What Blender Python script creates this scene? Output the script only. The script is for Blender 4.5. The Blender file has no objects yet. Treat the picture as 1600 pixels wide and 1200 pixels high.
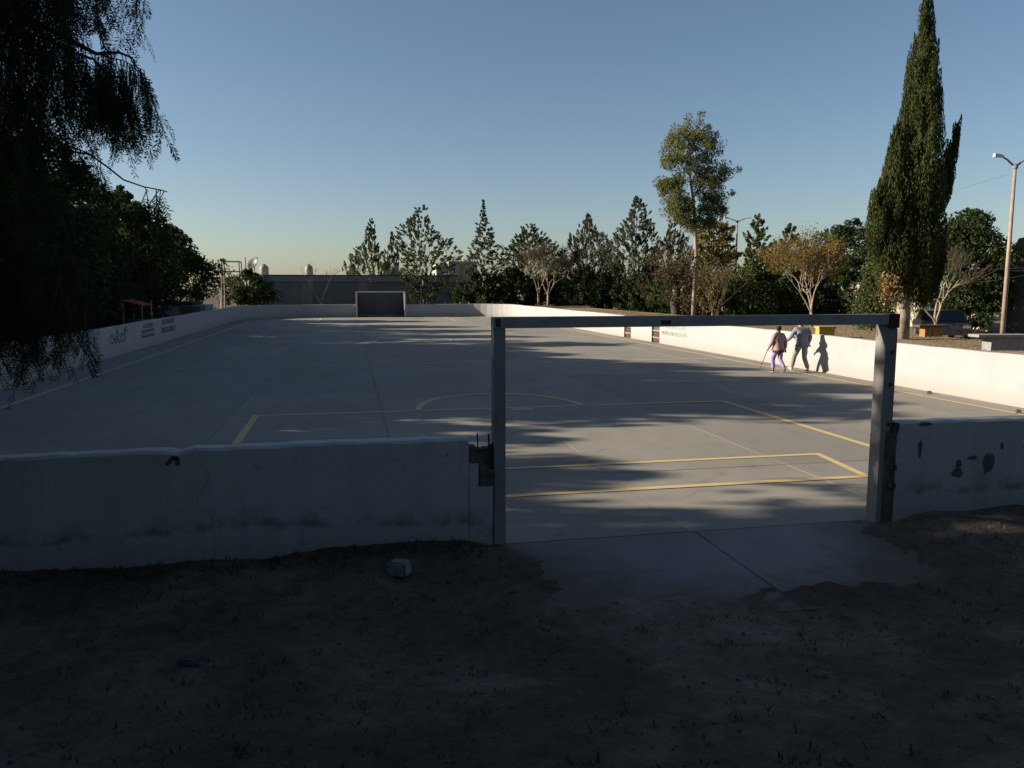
import bpy, bmesh, math, random
import numpy as np
from mathutils import Vector, Matrix, Quaternion

R = math.radians
scene = bpy.context.scene
COL = scene.collection

# ------------------------------------------------------------------ camera
cam_d = bpy.data.cameras.new('camera')
cam = bpy.data.objects.new('camera', cam_d); COL.objects.link(cam)
EYE = 2.5
YAW, PITCH = R(11.72), R(7.01)
cam.location = (0, 0, EYE)
cam.rotation_euler = (R(90) - PITCH, 0, -YAW)
cam_d.sensor_width = 36.0
cam_d.lens = 36.0 * 1220.0 / 1600.0
cam_d.clip_start = 0.05
cam_d.clip_end = 6000
scene.camera = cam

# ------------------------------------------------------------------ light
SUN_EL = R(20.0)
SUN_DIR = R(-12.0)                      # horizontal direction the light travels in
sun_to = Vector((-math.cos(SUN_DIR) * math.cos(SUN_EL), -math.sin(SUN_DIR) * math.cos(SUN_EL), math.sin(SUN_EL)))
w = bpy.data.worlds.new('World'); scene.world = w; w.use_nodes = True
wn = w.node_tree; wn.nodes.clear()
sky = wn.nodes.new('ShaderNodeTexSky'); sky.sky_type = 'NISHITA'; sky.sun_disc = False
sky.sun_elevation = SUN_EL; sky.sun_rotation = math.atan2(sun_to.x, sun_to.y)
sky.altitude = 2200; sky.air_density = 1.2; sky.dust_density = 5.0; sky.ozone_density = 1.8
bg = wn.nodes.new('ShaderNodeBackground'); bg.inputs[1].default_value = 0.05
wo = wn.nodes.new('ShaderNodeOutputWorld')
wn.links.new(sky.outputs[0], bg.inputs[0]); wn.links.new(bg.outputs[0], wo.inputs[0])
sd = bpy.data.lights.new('sun', 'SUN'); sd.energy = 5.0; sd.angle = R(0.6); sd.color = (1.0, 0.885, 0.73)
so = bpy.data.objects.new('sun', sd); COL.objects.link(so)
so.rotation_euler = (-sun_to).to_track_quat('-Z', 'Y').to_euler()
so.location = sun_to * 60
vs = scene.view_settings
vs.view_transform = 'Standard'; vs.look = 'None'; vs.gamma = 1.0; vs.use_curve_mapping = False
vs.exposure = 1.17

# ------------------------------------------------------------------ helpers
F = 1220.0
_f = Vector((math.sin(YAW) * math.cos(PITCH), math.cos(YAW) * math.cos(PITCH), -math.sin(PITCH)))
_r = Vector((math.cos(YAW), -math.sin(YAW), 0)); _u = _r.cross(_f)
def at(px, py, Y):
    d = _f + _r * ((px - 800) / F) + _u * ((600 - py) / F)
    return Vector((0, 0, EYE)) + d * (Y / d.y)

def tag(o, label=None, cat=None, group=None, kind=None):
    if label: o['label'] = label
    if cat: o['category'] = cat
    if group: o['group'] = group
    if kind: o['kind'] = kind
    return o
def empty(name, loc=(0, 0, 0), rz=0.0):
    o = bpy.data.objects.new(name, None); COL.objects.link(o)
    o.location = loc; o.rotation_euler = (0, 0, rz); o.empty_display_size = 0.2
    return o

class MB:
    """collects geometry for one mesh"""
    def __init__(s): s.v = []; s.f = []
    def add(s, verts, faces):
        n = len(s.v); s.v += [tuple(p) for p in verts]; s.f += [tuple(i + n for i in f) for f in faces]
    def box(s, x0, x1, y0, y1, z0, z1):
        s.add([(x0,y0,z0),(x1,y0,z0),(x1,y1,z0),(x0,y1,z0),(x0,y0,z1),(x1,y0,z1),(x1,y1,z1),(x0,y1,z1)],
              [(3,2,1,0),(4,5,6,7),(0,1,5,4),(1,2,6,5),(2,3,7,6),(3,0,4,7)])
    def obox(s, c, sx, sy, sz, rz=0, rx=0, ry=0):
        M = Matrix.Translation(c) @ Matrix.Rotation(rz, 4, 'Z') @ Matrix.Rotation(ry, 4, 'Y') @ Matrix.Rotation(rx, 4, 'X')
        h = [(-1,-1,-1),(1,-1,-1),(1,1,-1),(-1,1,-1),(-1,-1,1),(1,-1,1),(1,1,1),(-1,1,1)]
        s.add([M @ Vector((a*sx/2, b*sy/2, c2*sz/2)) for a, b, c2 in h],
              [(3,2,1,0),(4,5,6,7),(0,1,5,4),(1,2,6,5),(2,3,7,6),(3,0,4,7)])
    def tube(s, pts, radii, n=6, cap=True):
        pts = [Vector(p) for p in pts]
        if not hasattr(radii, '__len__'): radii = [radii] * len(pts)
        rings = []
        ref = Vector((0.31, 0.17, 0.93))
        for i, p in enumerate(pts):
            t = (pts[min(i+1, len(pts)-1)] - pts[max(i-1, 0)])
            if t.length < 1e-9: t = Vector((0, 0, 1))
            t.normalize()
            rr = ref if abs(t.dot(ref)) < 0.95 else Vector((1, 0, 0))
            a = t.cross(rr).normalized(); b = t.cross(a)
            rings.append([p + (a*math.cos(2*math.pi*k/n) + b*math.sin(2*math.pi*k/n)) * radii[i] for k in range(n)])
        vv = [q for r in rings for q in r]; ff = []
        for i in range(len(pts)-1):
            for k in range(n):
                k2 = (k+1) % n
                ff.append((i*n+k, i*n+k2, (i+1)*n+k2, (i+1)*n+k))
        if cap:
            ff.append(tuple(range(n-1, -1, -1))); m = (len(pts)-1)*n
            ff.append(tuple(range(m, m+n)))
        s.add(vv, ff)
    def lathe(s, prof, c=(0,0,0), n=12):
        vv = []; ff = []
        for r, z in prof:
            for k in range(n):
                a = 2*math.pi*k/n; vv.append((c[0]+r*math.cos(a), c[1]+r*math.sin(a), c[2]+z))
        for i in range(len(prof)-1):
            for k in range(n):
                k2 = (k+1) % n; ff.append((i*n+k, i*n+k2, (i+1)*n+k2, (i+1)*n+k))
        ff.append(tuple(range(n-1, -1, -1))); m = (len(prof)-1)*n; ff.append(tuple(range(m, m+n)))
        s.add(vv, ff)
    def build(s, name, mat, parent=None, smooth=False, loc=None):
        me = bpy.data.meshes.new(name); me.from_pydata(s.v, [], s.f); me.update()
        if smooth:
            for p in me.polygons: p.use_smooth = True
        o = bpy.data.objects.new(name, me); COL.objects.link(o)
        if mat: me.materials.append(mat)
        if parent: o.parent = parent
        if loc: o.location = loc
        return o

def quads_object(name, V, mat, parent=None, smooth=False):
    """V: (N,4,3) numpy array of quads -> one mesh object"""
    n = len(V)
    me = bpy.data.meshes.new(name)
    me.vertices.add(n*4); me.vertices.foreach_set('co', V.reshape(-1).astype(np.float32))
    me.loops.add(n*4); me.loops.foreach_set('vertex_index', np.arange(n*4, dtype=np.int32))
    me.polygons.add(n); me.polygons.foreach_set('loop_start', np.arange(0, n*4, 4, dtype=np.int32))
    me.polygons.foreach_set('loop_total', np.full(n, 4, dtype=np.int32))
    me.update(calc_edges=True)
    o = bpy.data.objects.new(name, me); COL.objects.link(o)
    me.materials.append(mat)
    if parent: o.parent = parent
    return o

# ------------------------------------------------------------------ materials
def nodes(name):
    m = bpy.data.materials.new(name); m.use_nodes = True
    nt = m.node_tree; b = nt.nodes['Principled BSDF']
    b.inputs['Specular IOR Level'].default_value = 0.25
    return m, nt, b
def noise(nt, scale, detail=4, coord='Object', rough=0.55, stretch=None, dist=0.0):
    tc = nt.nodes.new('ShaderNodeTexCoord'); n = nt.nodes.new('ShaderNodeTexNoise')
    n.inputs['Scale'].default_value = scale; n.inputs['Detail'].default_value = detail
    n.inputs['Roughness'].default_value = rough; n.inputs['Distortion'].default_value = dist
    if coord == 'World':
        g = nt.nodes.new('ShaderNodeNewGeometry'); src = g.outputs['Position']
    else: src = tc.outputs[coord]
    if stretch:
        mp = nt.nodes.new('ShaderNodeMapping'); mp.inputs['Scale'].default_value = stretch
        nt.links.new(src, mp.inputs[0]); src = mp.outputs[0]
    nt.links.new(src, n.inputs['Vector'])
    return n
def ramp(nt, src, stops):
    r = nt.nodes.new('ShaderNodeValToRGB')
    while len(r.color_ramp.elements) < len(stops): r.color_ramp.elements.new(0.5)
    for e, (p, c) in zip(r.color_ramp.elements, stops):
        e.position = p; e.color = (*c, 1) if len(c) == 3 else c
    nt.links.new(src, r.inputs[0]); return r
def mixc(nt, fac, a, b, mode='MIX'):
    m = nt.nodes.new('ShaderNodeMix'); m.data_type = 'RGBA'; m.blend_type = mode
    for k, v in ((0, fac), (6, a), (7, b)):
        if isinstance(v, (int, float)): m.inputs[k].default_value = v
        elif isinstance(v, tuple): m.inputs[k].default_value = (*v, 1)
        else: nt.links.new(v, m.inputs[k])
    return m.outputs[2]
def bump(nt, b, src, strength, dist=0.02):
    bp = nt.nodes.new('ShaderNodeBump'); bp.inputs['Strength'].default_value = strength; bp.inputs['Distance'].default_value = dist
    nt.links.new(src, bp.inputs['Height']); nt.links.new(bp.outputs[0], b.inputs['Normal'])
G = lambda v: (v, v, v)
def basic(name, c1, c2=None, scale=6, rough=0.8, bmp=0.15, metal=0.0, coord='Object', bscale=None, spec=0.25):
    m, nt, b = nodes(name)
    c2 = c2 or tuple(x*0.75 for x in c1)
    n = noise(nt, scale, 6, coord)
    nt.links.new(ramp(nt, n.outputs[0], [(0.3, c2), (0.7, c1)]).outputs[0], b.inputs['Base Color'])
    b.inputs['Roughness'].default_value = rough; b.inputs['Metallic'].default_value = metal
    b.inputs['Specular IOR Level'].default_value = spec
    if bmp:
        n2 = noise(nt, bscale or scale*6, 6, coord); bump(nt, b, n2.outputs[0], bmp)
    return m

def concrete(name, base, variation=0.2, rim=False):
    m, nt, b = nodes(name)
    big = noise(nt, 0.35, 5, 'World', 0.6, dist=0.6)
    mid = noise(nt, 2.2, 6, 'World', 0.65, stretch=(1, 0.45, 1))
    fine = noise(nt, 55, 4, 'World', 0.7)
    lo = tuple(x*(1-variation) for x in base); hi = tuple(x*(1+variation*0.6) for x in base)
    c = ramp(nt, big.outputs[0], [(0.3, lo), (0.7, hi)]).outputs[0]
    s = ramp(nt, mid.outputs[0], [(0.32, G(0.90)), (0.55, G(1.0)), (0.8, G(1.05))]).outputs[0]
    c = mixc(nt, 1.0, c, s, 'MULTIPLY')
    fs = ramp(nt, fine.outputs[0], [(0.3, G(0.86)), (0.7, G(1.08))]).outputs[0]
    c = mixc(nt, 1.0, c, fs, 'MULTIPLY')
    st = noise(nt, 0.9, 8, 'World', 0.72, dist=1.2)      # old stains and scuffs
    c = mixc(nt, 1.0, c, ramp(nt, st.outputs[0], [(0.30, G(0.72)), (0.40, G(1.0))]).outputs[0], 'MULTIPLY')
    oi = nt.nodes.new('ShaderNodeObjectInfo')
    pr = ramp(nt, oi.outputs['Random'], [(0, G(0.90)), (1, G(1.06))]).outputs[0]
    c = mixc(nt, 1.0, c, pr, 'MULTIPLY')
    if rim:                                     # dirt trodden over the outer edge of the slab
        g = nt.nodes.new('ShaderNodeNewGeometry'); vd = nt.nodes.new('ShaderNodeVectorMath'); vd.operation = 'SUBTRACT'
        nt.links.new(g.outputs['Position'], vd.inputs[0]); vd.inputs[1].default_value = (3.4, 7.6, 0)
        sc_ = nt.nodes.new('ShaderNodeVectorMath'); sc_.operation = 'MULTIPLY'; nt.links.new(vd.outputs[0], sc_.inputs[0]); sc_.inputs[1].default_value = (0.5, 0.46, 0)
        ln = nt.nodes.new('ShaderNodeVectorMath'); ln.operation = 'LENGTH'; nt.links.new(sc_.outputs[0], ln.inputs[0])
        rn_ = noise(nt, 3.2, 7, 'World', 0.7); ad = nt.nodes.new('ShaderNodeMath'); ad.operation = 'MULTIPLY_ADD'
        nt.links.new(rn_.outputs[0], ad.inputs[0]); ad.inputs[1].default_value = 0.75; nt.links.new(ln.outputs['Value'], ad.inputs[2])
        k = nt.nodes.new('ShaderNodeMapRange'); k.inputs[1].default_value = 1.05; k.inputs[2].default_value = 1.38; nt.links.new(ad.outputs[0], k.inputs[0])
        c = mixc(nt, k.outputs[0], c, (0.10, 0.082, 0.06))
    nt.links.new(c, b.inputs['Base Color']); b.inputs['Roughness'].default_value = 0.85
    bump(nt, b, fine.outputs[0], 0.25, 0.006)
    return m
def whitewall(name, base=(0.62, 0.60, 0.56), stain=(0.22, 0.20, 0.16), dirt=0.6, z0=0.0, mid_band=False):
    m, nt, b = nodes(name)
    n1 = noise(nt, 1.4, 7, 'World', 0.62, dist=0.5)
    n2 = noise(nt, 9, 6, 'World', 0.6)
    n3 = noise(nt, 40, 4, 'World', 0.6)
    g = nt.nodes.new('ShaderNodeNewGeometry'); sx = nt.nodes.new('ShaderNodeSeparateXYZ')
    nt.links.new(g.outputs['Position'], sx.inputs[0])
    # splash dirt near the foot, ragged edge
    ma = nt.nodes.new('ShaderNodeMath'); ma.operation = 'MULTIPLY_ADD'
    nt.links.new(n1.outputs[0], ma.inputs[0]); ma.inputs[1].default_value = -0.65; nt.links.new(sx.outputs['Z'], ma.inputs[2])
    foot = ramp(nt, ma.outputs[0], [(0.0, G(dirt)), (0.22, G(0.0))])
    foot.color_ramp.elements[0].position = 0.0
    mp = nt.nodes.new('ShaderNodeMapRange'); mp.inputs[1].default_value = -0.45; mp.inputs[2].default_value = 0.10
    mp.inputs[3].default_value = dirt; mp.inputs[4].default_value = 0.0
    nt.links.new(ma.outputs[0], mp.inputs[0])
    c = ramp(nt, n1.outputs[0], [(0.25, tuple(x*0.86 for x in base)), (0.6, base), (0.8, tuple(min(1, x*1.05) for x in base))]).outputs[0]
    c = mixc(nt, mp.outputs[0], c, stain)
    if mid_band:
        mb = nt.nodes.new('ShaderNodeMath'); mb.operation = 'MULTIPLY_ADD'
        nb = noise(nt, 0.9, 5, 'World', 0.6)
        nt.links.new(nb.outputs[0], mb.inputs[0]); mb.inputs[1].default_value = -0.55; nt.links.new(sx.outputs['Z'], mb.inputs[2])
        bd = ramp(nt, mb.outputs[0], [(0.0, G(0)), (0.045, G(0.95)), (0.10, G(0.5)), (0.24, G(0.0))]).outputs[0]
        nn = noise(nt, 3.5, 5, 'World', 0.7)
        bd2 = mixc(nt, 1.0, bd, ramp(nt, nn.outputs[0], [(0.4, G(0)), (0.62, G(1))]).outputs[0], 'MULTIPLY')
        c = mixc(nt, bd2, c, (0.16, 0.15, 0.11))
        dr = noise(nt, 2.6, 6, 'World', 0.7, stretch=(3.0, 3.0, 0.22))
        c = mixc(nt, 1.0, c, ramp(nt, dr.outputs[0], [(0.30, G(0.84)), (0.50, G(1.0)), (0.75, G(1.03))]).outputs[0], 'MULTIPLY')
        vo = nt.nodes.new('ShaderNodeTexVoronoi'); vo.feature = 'DISTANCE_TO_EDGE'; vo.inputs['Scale'].default_value = 0.45
        wv = noise(nt, 1.1, 4, 'World'); vm = nt.nodes.new('ShaderNodeVectorMath'); vm.operation = 'ADD'
        nt.links.new(g.outputs['Position'], vm.inputs[0]); nt.links.new(wv.outputs['Color'], vm.inputs[1]); nt.links.new(vm.outputs[0], vo.inputs['Vector'])
        ck = ramp(nt, vo.outputs['Distance'], [(0.0, G(0.30)), (0.005, G(0.0))]).outputs[0]
        c = mixc(nt, ck, c, (0.10, 0.09, 0.08))
    spots = ramp(nt, n2.outputs[0], [(0.26, G(0.75)), (0.36, G(0.0))]).outputs[0]
    c = mixc(nt, spots, c, stain)
    c = mixc(nt, 1.0, c, ramp(nt, n3.outputs[0], [(0.3, G(0.92)), (0.7, G(1.04))]).outputs[0], 'MULTIPLY')
    nt.links.new(c, b.inputs['Base Color']); b.inputs['Roughness'].default_value = 0.9
    bump(nt, b, n2.outputs[0], 0.25, 0.015)
    return m
def paint(name, col, under, wear=0.5):
    m, nt, b = nodes(name)
    n1 = noise(nt, 14, 7, 'World', 0.72); n2 = noise(nt, 0.8, 3, 'World')
    md = nt.nodes.new('ShaderNodeMath'); md.operation = 'MULTIPLY_ADD'
    nt.links.new(n2.outputs[0], md.inputs[0]); md.inputs[1].default_value = 0.5; nt.links.new(n1.outputs[0], md.inputs[2])
    fac = ramp(nt, md.outputs[0], [(wear, G(0.1)), (min(1, wear+0.28), G(0.9))]).outputs[0]
    nt.links.new(mixc(nt, fac, under, col), b.inputs['Base Color']); b.inputs['Roughness'].default_value = 0.8
    return m
def leaf(name, c1, c2, trans=0.35, c3=None):
    m = bpy.data.materials.new(name); m.use_nodes = True; nt = m.node_tree; nt.nodes.clear()
    g = nt.nodes.new('ShaderNodeNewGeometry')
    st = [(0.0, c1), (1.0, c2)] if c3 is None else [(0.0, c1), (0.6, c2), (1.0, c3)]
    r = ramp(nt, g.outputs['Random Per Island'], st)
    big = noise(nt, 0.55, 3, 'World'); br = ramp(nt, big.outputs[0], [(0.3, G(0.7)), (0.7, G(1.2))])
    c = mixc(nt, 1.0, r.outputs[0], br.outputs[0], 'MULTIPLY')
    d = nt.nodes.new('ShaderNodeBsdfDiffuse'); t = nt.nodes.new('ShaderNodeBsdfTranslucent'); mx = nt.nodes.new('ShaderNodeMixShader')
    nt.links.new(c, d.inputs[0]); nt.links.new(c, t.inputs[0]); mx.inputs[0].default_value = trans
    o = nt.nodes.new('ShaderNodeOutputMaterial')
    nt.links.new(d.outputs[0], mx.inputs[1]); nt.links.new(t.outputs[0], mx.inputs[2]); nt.links.new(mx.outputs[0], o.inputs[0])
    return m

M = {}
M['concrete'] = concrete('court_concrete', (0.232, 0.216, 0.183), 0.12)
M['apron'] = concrete('apron_concrete', (0.19, 0.186, 0.175), 0.3, rim=True)
M['joint'] = basic('joint_dirt_and_hole_shade', (0.06, 0.055, 0.05))
M['wall'] = whitewall('white_wall_paint', (0.32, 0.319, 0.314), (0.215, 0.18, 0.132), 0.55)
M['wall_front'] = whitewall('worn_white_wall_paint', (0.43, 0.425, 0.40), (0.15, 0.13, 0.10), 0.55, mid_band=True)
M['yellow'] = paint('yellow_line_paint', (0.52, 0.385, 0.17), (0.27, 0.24, 0.19), 0.25)
M['yellow_faint'] = paint('faint_line_paint', (0.46, 0.40, 0.28), (0.25, 0.23, 0.19), 0.40)
M['broken'] = basic('broken_masonry', (0.16, 0.13, 0.10), (0.06, 0.05, 0.045), 9, 0.95, 0.9, bscale=20)
M['peel'] = basic('exposed_old_render', (0.17, 0.15, 0.13), (0.06, 0.05, 0.045), 22, 0.95, 0.5)
M['rust'] = basic('rusted_steel', (0.09, 0.05, 0.035), (0.035, 0.025, 0.02), 20, 0.85, 0.3)
M['post'] = None
M['bark'] = basic('grey_brown_bark', (0.16, 0.125, 0.095), (0.07, 0.055, 0.045), 5, 0.95, 0.7, bscale=14)
M['bark_pale'] = basic('pale_bark', (0.29, 0.235, 0.18), (0.15, 0.12, 0.09), 4, 0.9, 0.4)
M['bark_dark'] = basic('dark_bark', (0.06, 0.048, 0.038), (0.03, 0.025, 0.02), 5, 0.95, 0.6)
M['twig'] = basic('dry_twigs', (0.10, 0.07, 0.05), (0.06, 0.042, 0.03), 5, 0.95, 0)
M['euc'] = leaf('eucalyptus_leaf', (0.075, 0.09, 0.03), (0.13, 0.14, 0.055), 0.3, (0.17, 0.16, 0.06))
M['dkgreen'] = leaf('dark_green_leaf', (0.022, 0.036, 0.014), (0.05, 0.07, 0.026), 0.3)
M['midgreen'] = leaf('mid_green_leaf', (0.045, 0.062, 0.024), (0.095, 0.11, 0.042), 0.3)
M['olive'] = leaf('olive_leaf', (0.10, 0.095, 0.032), (0.18, 0.15, 0.05), 0.3)
M['greygreen'] = leaf('grey_green_leaf', (0.055, 0.064, 0.036), (0.105, 0.108, 0.062), 0.3)
M['brownleaf'] = leaf('brownish_needles', (0.055, 0.044, 0.026), (0.105, 0.082, 0.048), 0.3)
M['yellowleaf'] = leaf('yellow_ochre_leaf', (0.10, 0.074, 0.022), (0.20, 0.135, 0.04), 0.35)
M['cypress'] = leaf('cypress_scale_leaf', (0.026, 0.038, 0.015), (0.085, 0.092, 0.032), 0.2)
M['deadneedle'] = leaf('dead_cypress_leaf', (0.16, 0.10, 0.045), (0.25, 0.16, 0.07), 0.25)
M['pepper'] = leaf('pepper_tree_leaflet', (0.016, 0.03, 0.014), (0.04, 0.062, 0.025), 0.35)
M['litter'] = leaf('leaf_litter', (0.05, 0.04, 0.028), (0.16, 0.13, 0.09), 0.1)
M['drygrass'] = leaf('dry_grass', (0.17, 0.125, 0.065), (0.28, 0.21, 0.12), 0.3)
M['lettering'] = basic('navy_lettering_paint', (0.035, 0.045, 0.075), (0.06, 0.07, 0.10), 20, 0.8, 0)
M['lettering_faint'] = paint('faded_lettering_paint', (0.13, 0.13, 0.125), (0.29, 0.287, 0.28), 0.62)
M['mauve'] = basic('mauve_panel_paint', (0.16, 0.13, 0.20), None, 8, 0.8, 0)
M['letter_white'] = basic('white_lettering_paint', (0.45, 0.43, 0.48), None, 8, 0.8, 0)

# worn painted steel of the near goal
def steel_paint():
    m, nt, b = nodes('chipped_white_post_paint')
    n = noise(nt, 9, 7, 'World', 0.68, stretch=(1, 1, 0.5)); n2 = noise(nt, 2.0, 4, 'World')
    c = ramp(nt, n2.outputs[0], [(0.3, (0.18, 0.172, 0.16)), (0.7, (0.29, 0.277, 0.255))]).outputs[0]
    f = ramp(nt, n.outputs[0], [(0.34, G(1)), (0.40, G(0))]).outputs[0]
    nt.links.new(mixc(nt, f, c, (0.045, 0.03, 0.022)), b.inputs['Base Color'])
    b.inputs['Roughness'].default_value = 0.6; bump(nt, b, n.outputs[0], 0.35, 0.006)
    return m
M['post'] = steel_paint()
M['bar'] = basic('grey_painted_crossbar', (0.36, 0.34, 0.31), (0.26, 0.245, 0.225), 6, 0.9, 0.15, spec=0.1)

# dirt
def dirt():
    m, nt, b = nodes('packed_dirt')
    n = noise(nt, 0.6, 8, 'World', 0.62, dist=0.4); n2 = noise(nt, 7, 8, 'World', 0.7); n3 = noise(nt, 60, 4, 'World', 0.7)
    c = ramp(nt, n.outputs[0], [(0.3, (0.05, 0.042, 0.032)), (0.5, (0.105, 0.086, 0.065)), (0.7, (0.20, 0.165, 0.125))]).outputs[0]
    g = nt.nodes.new('ShaderNodeNewGeometry'); sx = nt.nodes.new('ShaderNodeSeparateXYZ'); nt.links.new(g.outputs['Position'], sx.inputs[0])
    mr = nt.nodes.new('ShaderNodeMapRange'); mr.inputs[1].default_value = 13.9; mr.inputs[2].default_value = 14.6; nt.links.new(sx.outputs['X'], mr.inputs[0])
    c = mixc(nt, mr.outputs[0], c, ramp(nt, n.outputs[0], [(0.3, (0.19, 0.14, 0.085)), (0.7, (0.29, 0.225, 0.14))]).outputs[0])
    c = mixc(nt, 1.0, c, ramp(nt, n2.outputs[0], [(0.3, G(0.6)), (0.7, G(1.2))]).outputs[0], 'MULTIPLY')
    c = mixc(nt, 1.0, c, ramp(nt, n3.outputs[0], [(0.3, G(0.75)), (0.7, G(1.15))]).outputs[0], 'MULTIPLY')
    nt.links.new(c, b.inputs['Base Color']); b.inputs['Roughness'].default_value = 0.98
    b.inputs['Specular IOR Level'].default_value = 0.1
    bump(nt, b, n2.outputs[0], 0.6, 0.05)
    return m
M['dirt'] = dirt()

# ------------------------------------------------------------------ ground
XL, XR, Y0, Y1 = -8.5, 13.8, 7.3, 68.8         # inner faces of the court walls
def sstep(a, b, x):
    t = np.clip((x-a)/(b-a), 0, 1); return t*t*(3-2*t)
def vnoise(x, y, s, seed=0):
    return (np.sin(x*s*1.7+seed)*np.cos(y*s*1.3+seed*1.7) + 0.5*np.sin(x*s*3.9+y*s*2.3+seed*2.1) + 0.35*np.cos(y*s*6.1-x*s*4.7+seed))/1.85
def height(x, y):
    x = np.asarray(x, float); y = np.asarray(y, float)
    near = 0.75*sstep(5.4, 0.0, y)                                   # bank the viewer stands on
    z = near + 0.03*vnoise(x, y, 1.1, 1) + 0.015*vnoise(x, y, 4.0, 4) + 0.008*vnoise(x, y, 11.0, 8)*np.exp(-((y-4)/6)**2)
    z = z + 0.10*sstep(6.1, 6.9, y)*(sstep(1.5, 0.9, x) + sstep(5.6, 6.1, x))
    z = z + 0.04*np.exp(-((x-0.25)/0.7)**2 - ((y-7.0)/0.5)**2)       # mound against the wall
    rim = 0.16*vnoise(x, y, 2.3, 9) + 0.10*vnoise(x, y, 6.1, 3) + 0.08*vnoise(x, y, 13.0, 6) + 0.05*vnoise(x, y, 29.0, 2)
    apr = sstep(1.45, 1.8, x+rim)*sstep(5.35, 4.95, x+rim)*sstep(5.5, 5.95, y+rim)
    z = z*(1-apr) - 0.05*apr + 0.035*(1-apr)*sstep(5.0, 5.6, y)*sstep(0.4, 1.2, x)*sstep(6.2, 5.6, x)
    inside = (x > XL-0.12) & (x < XR+0.1) & (y > Y0-0.02) & (y < Y1+0.12)
    right = 0.7*sstep(23.6, 21.5, x) * sstep(2, 9, y)*sstep(95, 70, y) + 0.03*vnoise(x, y, 0.9, 2)
    z = np.where((x > XR+0.1) & (y > Y0-0.02), right + z*0*1.0, z)
    left = 0.25 + 0.05*vnoise(x, y, 0.7, 5)
    z = np.where((x < XL-0.12) & (y > Y0), left, z)
    z = np.where(y > Y1+0.12, 0.2 + 0.05*vnoise(x, y, 0.5, 7) + right*(x > XR), z)
    z = np.where(inside, -0.12, z)
    return z
def axis(lo, hi, fine0, fine1, step, extra):
    a = list(np.arange(fine0, fine1, step)) + extra
    s = step; p = fine1
    while p < hi: a.append(p); s *= 1.35; p += s
    a.append(hi); s = step; p = fine0
    while p > lo: a.append(p); s *= 1.35; p -= s
    a.append(lo)
    return np.array(sorted(set(np.round(a, 3))))
gx = axis(-2500, 2500, -10, 25, 0.09, [XR+0.09, XR+0.11, XL-0.11, XL-0.13])
gy = axis(-400, 3500, 1.5, 9, 0.07, [Y0-0.03, Y0-0.01, Y1+0.11, Y1+0.13])
X, Yg = np.meshgrid(gx, gy)
Z = height(X, Yg)
nx, ny = len(gx), len(gy)
V = np.stack([X, Yg, Z], -1).reshape(-1, 3)
idx = np.arange(nx*ny).reshape(ny, nx)
Q = np.stack([idx[:-1, :-1], idx[:-1, 1:], idx[1:, 1:], idx[1:, :-1]], -1).reshape(-1, 4)
me = bpy.data.meshes.new('ground'); me.from_pydata(V.tolist(), [], Q.tolist()); me.materials.append(M['dirt'])
for p in me.polygons: p.use_smooth = True
ground = bpy.data.objects.new('ground', me); COL.objects.link(ground); tag(ground, kind='structure')

# ------------------------------------------------------------------ court floor
bed = MB(); bed.box(XL-0.1, XR+0.08, Y0-0.1, Y1+0.1, -0.10, -0.03)
floor = tag(bed.build('court_floor', M['joint']), kind='structure')
random.seed(3)
def panel(x0, x1, y0, y1, mat, parent, name='concrete_panel', z=0.0, gap=0.004):
    m = MB(); b = 0.0008
    x0 += gap; x1 -= gap; y0 += gap; y1 -= gap
    dz = random.uniform(-0.0025, 0.0025)
    m.add([(x0,y0,z-0.06),(x1,y0,z-0.06),(x1,y1,z-0.06),(x0,y1,z-0.06),(x0,y0,z-b+dz),(x1,y0,z-b+dz),(x1,y1,z-b+dz),(x0,y1,z-b+dz),
           (x0+b,y0+b,z+dz),(x1-b,y0+b,z+dz),(x1-b,y1-b,z+dz),(x0+b,y1-b,z+dz)],
          [(0,1,5,4),(1,2,6,5),(2,3,7,6),(3,0,4,7),(4,5,9,8),(5,6,10,9),(6,7,11,10),(7,4,8,11),(8,9,10,11)])
    return m.build(name, mat, parent)
xs = [XL, -7.95, -5.15, -2.33, 0.60, 3.38, 6.05, 8.9, 11.7, XR]
for i in range(len(xs)-1):
    ys = [Y0]
    y = 9.9 if i in (5, 6) else (13.2 if i % 2 else 12.2)
    while y < Y1-1.5: ys.append(y); y += 5.7 + random.uniform(-0.15, 0.15)
    ys.append(Y1)
    for a, b in zip(ys[:-1], ys[1:]): panel(xs[i], xs[i+1], a, b, M['concrete'], floor)
def line_strip(pts, wd, mat, closed=False):
    pts = [Vector((p[0], p[1], 0)) for p in pts]; m = MB(); n = len(pts); L = []; Rr = []
    for i, p in enumerate(pts):
        if closed: a, b = pts[i-1], pts[(i+1) % n]
        else: a, b = pts[max(i-1, 0)], pts[min(i+1, n-1)]
        d1 = (p-a).normalized() if (p-a).length > 1e-6 else (b-p).normalized()
        d2 = (b-p).normalized() if (b-p).length > 1e-6 else d1
        t = (d1+d2).normalized(); nn = Vector((-t.y, t.x, 0)); k = 1/max(0.5, t.dot(d2))
        L.append((p+nn*wd/2*k)); Rr.append((p-nn*wd/2*k))
    z = 0.0065
    vv = [(q.x, q.y, z) for q in L] + [(q.x, q.y, z) for q in Rr]
    ff = [(i, i+n, (i+1) % n+n, (i+1) % n) for i in range(n if closed else n-1)]
    m.add(vv, ff)
    return m.build('painted_line', mat, floor)
CX = 3.1
arc = [(CX+1.75*math.cos(a), 15.88+2.3*math.sin(a)) for a in np.linspace(math.pi, 0, 28)]
line_strip([(-1.85, 9.09), (-1.85, 15.88), (8.09, 15.88), (8.05, 9.09)], 0.13, M['yellow'])
line_strip(arc, 0.14, M['yellow'])
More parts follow.
